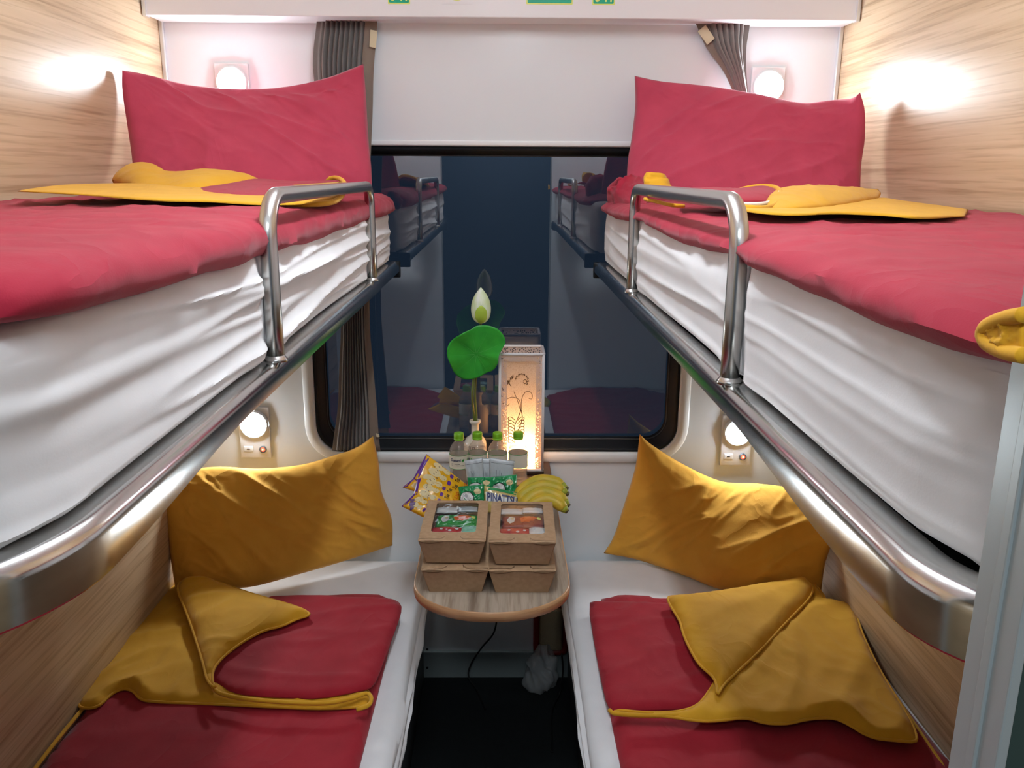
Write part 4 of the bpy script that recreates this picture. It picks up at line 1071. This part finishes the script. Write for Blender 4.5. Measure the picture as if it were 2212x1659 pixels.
for a in [.3+k*2*PI/9 for k in range(9)]:
    i = min(range(len(oc)), key=lambda j: abs(math.atan2(math.sin(math.atan2(oc[j].y-cc[1], oc[j].x-cc[0])-a), math.cos(math.atan2(oc[j].y-cc[1], oc[j].x-cc[0])-a))))
    pts = [rows[k][i].co+Vector((0, -.0007, 0)) if False else None for k in range(0)]
    pl = []
    for k in range(1, 14):
        f = k/NR; q_ = oc[i]; aa = math.atan2(q_.y-cc[1], q_.x-cc[0])
        vein = .0016*abs(math.sin(aa*5+.3))*f
        yy = yL-.004-.012*(f**1.6)-.010*f*f*math.sin(aa*2+1.0)-.004*f*f*math.sin(aa*5)+.004-vein+.014*math.sin(aa)*f-.0006
        pl.append(PX(cc[0]+(q_.x-cc[0])*f, cc[1]+(q_.y-cc[1])*f, y=yy))
    tube(bm, pl, .0006, 5, rfn=lambda s: .0007*(1-s*.8))
vn = obj('leaf_veins', bm, M_vein, lf); 
# bud
b0 = PX(1039, 698, y=yL); b1 = PX(1040, 621, y=yL); H = b1.z-b0.z; bx = b0.x
prof = [(.002, 0), (.012, .004), (.022, .016), (.0262, .034), (.0262, .050), (.0225, .070), (.015, .088), (.007, .100), (.0008, .1065)]
prof = [(r, z*H/.1065) for r, z in prof]
obj('bud', lathe(BM(), [(r*.955, z) for r, z in prof], (bx, yL, b0.z), 28), M_petal, t)
def petal(a0, wdt, ztop, k, mt, nm, z00=0.0):
    bm = BM(); rows = []
    cp = crom([Vector((r, 0, z)) for r, z in prof], 24)
    for j in range(25):
        p = cp[j]; f = p.z/H
        if p.z > ztop*H: break
        g = f/ztop; wd = wdt*math.sin(PI*min(1, .12+.88*(1-g)**.75*1.0) if g > .45 else PI*.5*min(1, .35+g*1.45))
        wd = wdt*(max(0, 1-g**3))**.5*(.6+.4*min(1, g*3))
        rows.append([bm.verts.new((bx+p.x*k*math.sin(a0+wd*s), yL-p.x*k*math.cos(a0+wd*s), b0.z+p.z-.0005)) for s in [i/8-1 for i in range(17)]])
    pt = min(cp, key=lambda p_: abs(p_.z-ztop*H)); rows.append([bm.verts.new((bx+pt.x*k*math.sin(a0), yL-pt.x*k*math.cos(a0), b0.z+ztop*H+.003)) for _ in range(17)])
    grid_faces(bm, rows); bmesh.ops.remove_doubles(bm, verts=bm.verts, dist=1e-5)
    o = obj(nm, bm, mt, t); m_ = o.modifiers.new('thick', 'SOLIDIFY'); m_.thickness = .0009
petal(-.75, .85, .95, 1.02, M_petal, 'petal'); petal(.85, .8, .93, 1.03, M_petal, 'petal'); petal(.1, .62, .98, 1.0, M_petal, 'petal'); petal(PI, 1.1, .95, 1.02, M_petal, 'petal')
petal(0.05, .72, .52, 1.07, M_sepal, 'sepal')

# water bottles
def bottle(x, y, label, rot):
    t = thing('water_bottle', label, 'bottle', (x, y, ZTR), 'small water bottles with green caps')
    prof = [(.016, .002), (.024, .0), (.027, .004), (.0275, .012), (.0265, .030), (.0275, .044), (.0275, .050), (.0278, .092), (.0275, .098), (.026, .108), (.021, .118), (.0145, .126), (.0125, .130), (.0125, .138)]
    obj('bottle_body', lathe(BM(), prof, (x, y, ZTR), 36, True, False), M_bottle, t)
    wp = [(.0255, .001), (.0262, .012), (.0252, .030), (.0262, .044), (.0264, .097), (.024, .108)]
    obj('water', lathe(BM(), wp, (x, y, ZTR), 32), M_water, t)
    cp = []
    bm = BM(); n = 48
    def cr(r, z, k=0): return [Vector((x+(r-(.0006 if i % 2 else 0)*k)*math.cos(i*2*PI/n), y+(r-(.0006 if i % 2 else 0)*k)*math.sin(i*2*PI/n), ZTR+z)) for i in range(n)]
    loft(bm, [cr(.0142, .1335), cr(.0146, .1345), cr(.0146, .1385), cr(.0138, .139), cr(.0145, .1400, 1), cr(.0145, .150, 1), cr(.0135, .1535), cr(.011, .155)], True, False, True)
    obj('cap', bm, M_cap, t)
    r = .0282
    loops = []
    bm = BM()
    rows = [[bm.verts.new((x+r*math.cos(k*2*PI/36), y+r*math.sin(k*2*PI/36), ZTR+z)) for k in range(36)] for z in (.052, .0925)]
    grid_faces(bm, rows, True); lb = obj('label_sleeve', bm, M_label, t)
    bm = BM()
    for z in (.0523, .0922): tube(bm, [(x+(r+.0002)*math.cos(k*2*PI/36), y+(r+.0002)*math.sin(k*2*PI/36), ZTR+z) for k in range(36)], .0006, 5, closed=True)
    obj('label_border', bm, M_starg, t)
    fn = lambda a, b: (Vector((x+r*math.sin(a+rot), y-r*math.cos(a+rot), ZTR+b)), Vector((math.sin(a+rot), -math.cos(a+rot), 0)))
    obj('lettering', text_on(fn, 'Dasani', -.95, .12, .084, .075, .02, .0006), M_navy, t, False)
    star = []
    for k in range(12):
        rr = .0058 if k % 2 == 0 else .0028; a = k*PI/6+.26; star.append((.36+rr*math.cos(a)/r, .0785+rr*math.sin(a)))
    obj('star_mark', decal(fn, [star], .0006), M_starg, t, False)
    tri = [(1.0, .086), (.74, .0745), (.84, .0745), (1.0, .0815), (1.16, .0745), (1.26, .0745)]
    obj('leaf_mark', decal(fn, [[(1.0, .086), (.78, .074), (.92, .076)], [(1.02, .086), (1.1, .076), (1.22, .074)]], .0006), M_starg, t, False)
    bars = [[(-.9+d, .068), (-.9+d+l, .068), (-.9+d+l, .0672), (-.9+d, .0672)] for d, l in ((0, .25), (.35, .6))] + [[(-.9+d, .064), (-.9+d+l, .064), (-.9+d+l, .0632), (-.9+d, .0632)] for d, l in ((0, .2), (.6, .8))]
    obj('small_print', decal(fn, bars, .0006), M_ink, t, False)
    return t
bottle(-.1235, 2.290, 'small water bottle with green cap, leftmost of the four, label star in front', .1)
bottle(-.0705, 2.296, 'small water bottle with green cap standing right in front of the vase', -.95)
bottle(-.0120, 2.294, 'small water bottle with green cap between vase and lantern', 2.2)
bottle(.0475, 2.300, 'small water bottle with green cap directly in front of the glowing lantern', 2.6)

# ------------------------------------------------------------------ snacks behind the boxes
def bag(name, label, cat, quad, thick, mt, seed, decs=(), group=None, back=.5, nu=40, nv=30, texts=(), toff=.0012, A=.0018, q=.32):
    """quad: four (u,v,y): top-left, top-right, bottom-right, bottom-left"""
    a, b, c, d = P3(quad)
    bm, fn = Patch([a, b], [b, c], [d, c], [a, d], nu, nv).build(thick, back, q, lambda s, t_: A*nz(s*6, t_*5, seed)+A*.8*ridge(s*5, t_*3, seed+2, 3))
    t = thing(name, label, cat, (a+b+c+d)/4, group)
    t.location.z = min(p.z for p in (a, b, c, d)); WORLD[t.name] = Vector(t.location)
    obj('pouch', bm, mt, t)
    for nm, polys, m2, off in decs: obj(nm, decal(fn, polys, off), m2, t, False)
    for s, m2, flip, bold in texts: obj('lettering', text_on(fn, s, 0, 1, 0, 1, bold, toff, flip), m2, t, False)
    return t, fn
def cookie(label, quad, seed, grapes=False):
    """s runs from the crimp (left) to the bottom end, t across"""
    rnd = random.Random(seed)
    zig = [(0, 0)] + [(.0, 1)] + [(.085, 1), (.085, 0)]
    bis = [ell(.30, .16, .11, .13, 20, .3, .07), ell(.27, .44, .12, .15, 20, .2, .07), ell(.25, .75, .12, .15, 20, .2, .07)]
    bis2 = [ell(.47, .16, .07, .10, 16, .3, .08), ell(.45, .45, .07, .11, 16, .2, .08), ell(.43, .76, .07, .11, 16, .2, .08)]
    rs = [ell(.22+rnd.random()*.18, .08+k*.085, .012, .020, 8, rnd.random()*3) for k in range(10)] + [ell(.44+rnd.random()*.06, .12+k*.12, .008, .013, 8, rnd.random()*3) for k in range(6)]
    decs = [('purple_seal', [zig], M_bagp, .0010), ('biscuit_print', bis, M_biscuit, .0008), ('biscuit_print', bis2, M_biscuit, .0008), ('raisin_print', rs, M_raisin, .0013),
            ('purple_tab', [[(x, y) for x, y in rrect(.555, .625, .10+k*.30, .27+k*.30, .03, 3)] for k in range(3)], M_bagp, .0010)]
    if grapes: decs.append(('grape_print', [ell(.20, .78, .075, .12), ell(.13, .60, .06, .10), ell(.27, .92, .05, .07)], M_grape, .0016))
    vert = lambda s0, s1, t0, t1: (lambda X, Y: (s1-(s1-s0)*Y, t1-(t1-t0)*X))
    texts = [('Tea', M_ink, (lambda k: (lambda X, Y: (.67+.09*(1-Y), .27+k*.30-.20*X)))(k), .015) for k in range(3)]
    texts += [('KINH DO', M_or, lambda X, Y: (.86+.08*(1-Y), .96-.92*X), .015)]
    return bag('cookie_bag', label, 'snack bag', quad, .014, M_bagy, seed, decs, 'yellow cookie bags with purple seals', texts=texts)
# quads are given with the crimped end as the left side (top-left, top-right, bottom-right, bottom-left)
cookie('rear yellow cookie bag with purple seal, only its left tip showing', [(908, 1022, 2.205), (985, 1040, 2.20), (960, 1085, 2.16), (870, 1053, 2.17)], 5)
cookie('tallest yellow cookie bag with biscuit print, leaning behind the left meal boxes', [(921, 981, 2.19), (1014, 1052, 2.19), (998, 1098, 2.14), (893, 1034, 2.14)], 6)
cookie('middle yellow cookie bag of the fanned three', [(903, 1027, 2.150), (1000, 1068, 2.145), (975, 1112, 2.09), (893, 1072, 2.10)], 7)
cookie('lowest yellow cookie bag with grape print, tip touching the left box', [(899, 1062, 2.115), (960, 1090, 2.115), (935, 1128, 2.06), (868, 1094, 2.07)], 8, True)

def sachet(label, quad, seed):
    bars = [[(.28+.07*k, .45+.1*(k % 2)), (.30+.07*k, .45+.1*(k % 2)), (.30+.07*k, .98), (.28+.07*k, .98)] for k in range(4)]
    return bag('coffee_sachet', label, 'sachet', quad, .004, M_sach, seed, [('small_print', bars, M_grey, .0006), ('seal_line', [[(.02, .17), (.98, .17), (.98, .19), (.02, .19)]], M_grey, .0006)], 'silver grey sachets', nu=24, nv=24, A=.0008)
sachet('left silver grey sachet propped behind the green snack bags', [(1003, 995, 2.205), (1043, 988, 2.205), (1046, 1045, 2.19), (1010, 1046, 2.19)], 3)
sachet('middle silver grey sachet, partly covered by both neighbours', [(1038, 990, 2.212), (1068, 990, 2.212), (1070, 1045, 2.195), (1040, 1045, 2.195)], 4)
sachet('right silver grey sachet, front one of the three', [(1057, 988, 2.203), (1112, 996, 2.203), (1105, 1045, 2.188), (1058, 1045, 2.188)], 5)

def green_bag(label, quad, seed):
    return bag('nut_snack_bag', label, 'snack bag', quad, .016, M_bagg, seed,
        [('dark_rim', [ell(.30, .64, .27, .33, 22, .2, .05)], M_ink, .0010), ('coconut_print', [ell(.29, .62, .24, .29, 22, .2, .05)], M_bagw, .0016), ('nut_print', [ell(.24, .52, .10, .09, 16, .2, .05)], M_sach, .0022),
         ('nut_print', [ell(.72, .34, .13, .13, 18, -.3)], M_biscuit, .0012), ('white_print', [ell(.72, .86, .24, .12, 18, -.3)], M_bagw, .0010)], 'green snack bags', A=.0045, q=.30)
green_bag('green snack bag with coconut print, in front of the left grey sachet', [(1009, 1031, 2.175), (1068, 1030, 2.175), (1066, 1072, 2.15), (1010, 1072, 2.15)], 21)
green_bag('green snack bag with coconut print, in front of the right grey sachet', [(1060, 1030, 2.172), (1117, 1024, 2.172), (1116, 1075, 2.15), (1062, 1075, 2.15)], 22)
green_bag('small green snack bag with coconut print just behind the left meal box', [(989, 1051, 2.13), (1047, 1046, 2.13), (1050, 1095, 2.10), (996, 1095, 2.10)], 23)
bag('peanut_bag', 'golden peanut bag with green top and dark lettering behind the right meal box', 'snack bag', [(1045, 1048, 2.108), (1121, 1066, 2.108), (1117, 1112, 2.07), (1047, 1108, 2.07)], .012, M_baggold, 31,
    [('green_strip', [[(0, 0), (1, 0), (1, .17), (.5, .15), (0, .17)]], M_bagg, .0010), ('nut_print', [ell(.1+.17*k, .30+.05*(k % 2), .09, .07, 14, k) for k in range(6)], M_biscuit, .0010),
     ('white_band', [[(.05, .24), (.97, .22), (.97, .62), (.05, .62)]], M_bagw, .0014)],
    texts=[('PINATTSU', M_navy, lambda X, Y: (.09+.86*X, .58-.32*Y), .03)], toff=.0030, A=.0008)

# bananas
def banana(pts, r, parent):
    P = crom(P3(pts), 40)
    rf = lambda s: r*(max(.02, min(1, s*7))**.6 if s < .14 else (1 if s < .80 else max(.30, 1-((s-.80)/.20)**1.5*.72)))
    b = obj('banana', tube(BM(), P[:37], r, 7 if False else 12, rfn=lambda s: rf(s*.9)), M_ban, parent)
    obj('green_tip', tube(BM(), P[36:40], r, 12, rfn=lambda s: rf(.9+s*.07)), M_bangr, b)
    obj('dark_end', tube(BM(), P[39:], r, 12, rfn=lambda s: rf(.975)*(1.05-.1*s)), M_bant, b)
t = thing('banana_bunch', 'bunch of four yellow bananas lying behind the right meal box', 'bananas', PX(1150, 1090, y=2.12))
banana([(1112, 1086, 2.10), (1132, 1055, 2.13), (1165, 1038, 2.155), (1200, 1042, 2.15), (1226, 1057, 2.13)], .0165, t)
banana([(1114, 1092, 2.09), (1135, 1066, 2.11), (1170, 1050, 2.125), (1205, 1056, 2.115), (1228, 1068, 2.10)], .0165, t)
banana([(1122, 1100, 2.07), (1148, 1074, 2.085), (1180, 1064, 2.095), (1210, 1076, 2.085), (1229, 1094, 2.07)], .0165, t)
banana([(1140, 1102, 2.05), (1158, 1086, 2.06), (1182, 1079, 2.065), (1206, 1088, 2.055), (1226, 1106, 2.04)], .0160, t)

# ------------------------------------------------------------------ under the table
t = thing('wall_caddy', 'red plastic holder with a beige woven pad on the wall under the table', 'holder', PX(1190, 1405, y=2.47))
a = PX(1153, 1320, y=2.47); b = PX(1226, 1410, y=2.47)
def cl(e, y, r=.02): return [Vector((x, y, z)) for x, z in rrect(a.x+e, b.x-e, b.z+e, a.z+.04-e, r)]
bm = BM(); loft(bm, [cl(0, YB-.001), cl(0, 2.455), cl(.004, 2.450), cl(.017, 2.450), cl(.018, 2.466)], True, False, True); obj('frame', bm, M_bakel, t)
bm = BM(); loft(bm, [cl(.019, 2.465, .01), cl(.020, 2.450, .01), cl(.026, 2.443, .01)], True, False, True); obj('woven_pad', bm, M_weave, t)
bm = BM(); bmesh.ops.create_icosphere(bm, subdivisions=5, radius=1)
c = PX(1170, 1440, y=2.42)
for v in bm.verts:
    d = v.co.copy(); k = 1+.45*nz(d.x*1.4, d.y*1.4, d.z*1.4+3)+.16*(ridge(d.x*2+d.z*1.5, d.z*2.2, 5, 1.5)-.3)
    v.co = Vector((c.x+d.x*.052*k, 2.42+d.y*.045*k, .110+max(-.057, d.z*.085*k)))
tag(obj('plastic_bag', bm, M_pbag), 'crumpled clear plastic bag hanging below the red holder', 'plastic bag')
cb = tube(BM(), crom([PX(1075, 1330, y=2.44), PX(1066, 1368, y=2.45), PX(1040, 1400, y=2.46), PX(1018, 1434, y=2.46), PX(1012, 1462, y=2.44), Vector((-.08, 2.40, .056)), Vector((-.05, 2.30, .056))], 50), .0028, 8)
tag(obj('power_cable', cb, M_cable), 'thin black cable running down from under the table to the floor', 'cable', 'black cables')
cb = tube(BM(), crom([PX(1213, 1412, y=2.38), PX(1216, 1440, y=2.38), PX(1214, 1470, y=2.37), PX(1208, 1500, y=2.36), Vector((.16, 2.28, .055)), Vector((.15, 2.1, .055))], 50), .0028, 8)
tag(obj('power_cable', cb, M_cable), 'thin black cable beside the crumpled plastic bag', 'cable', 'black cables')
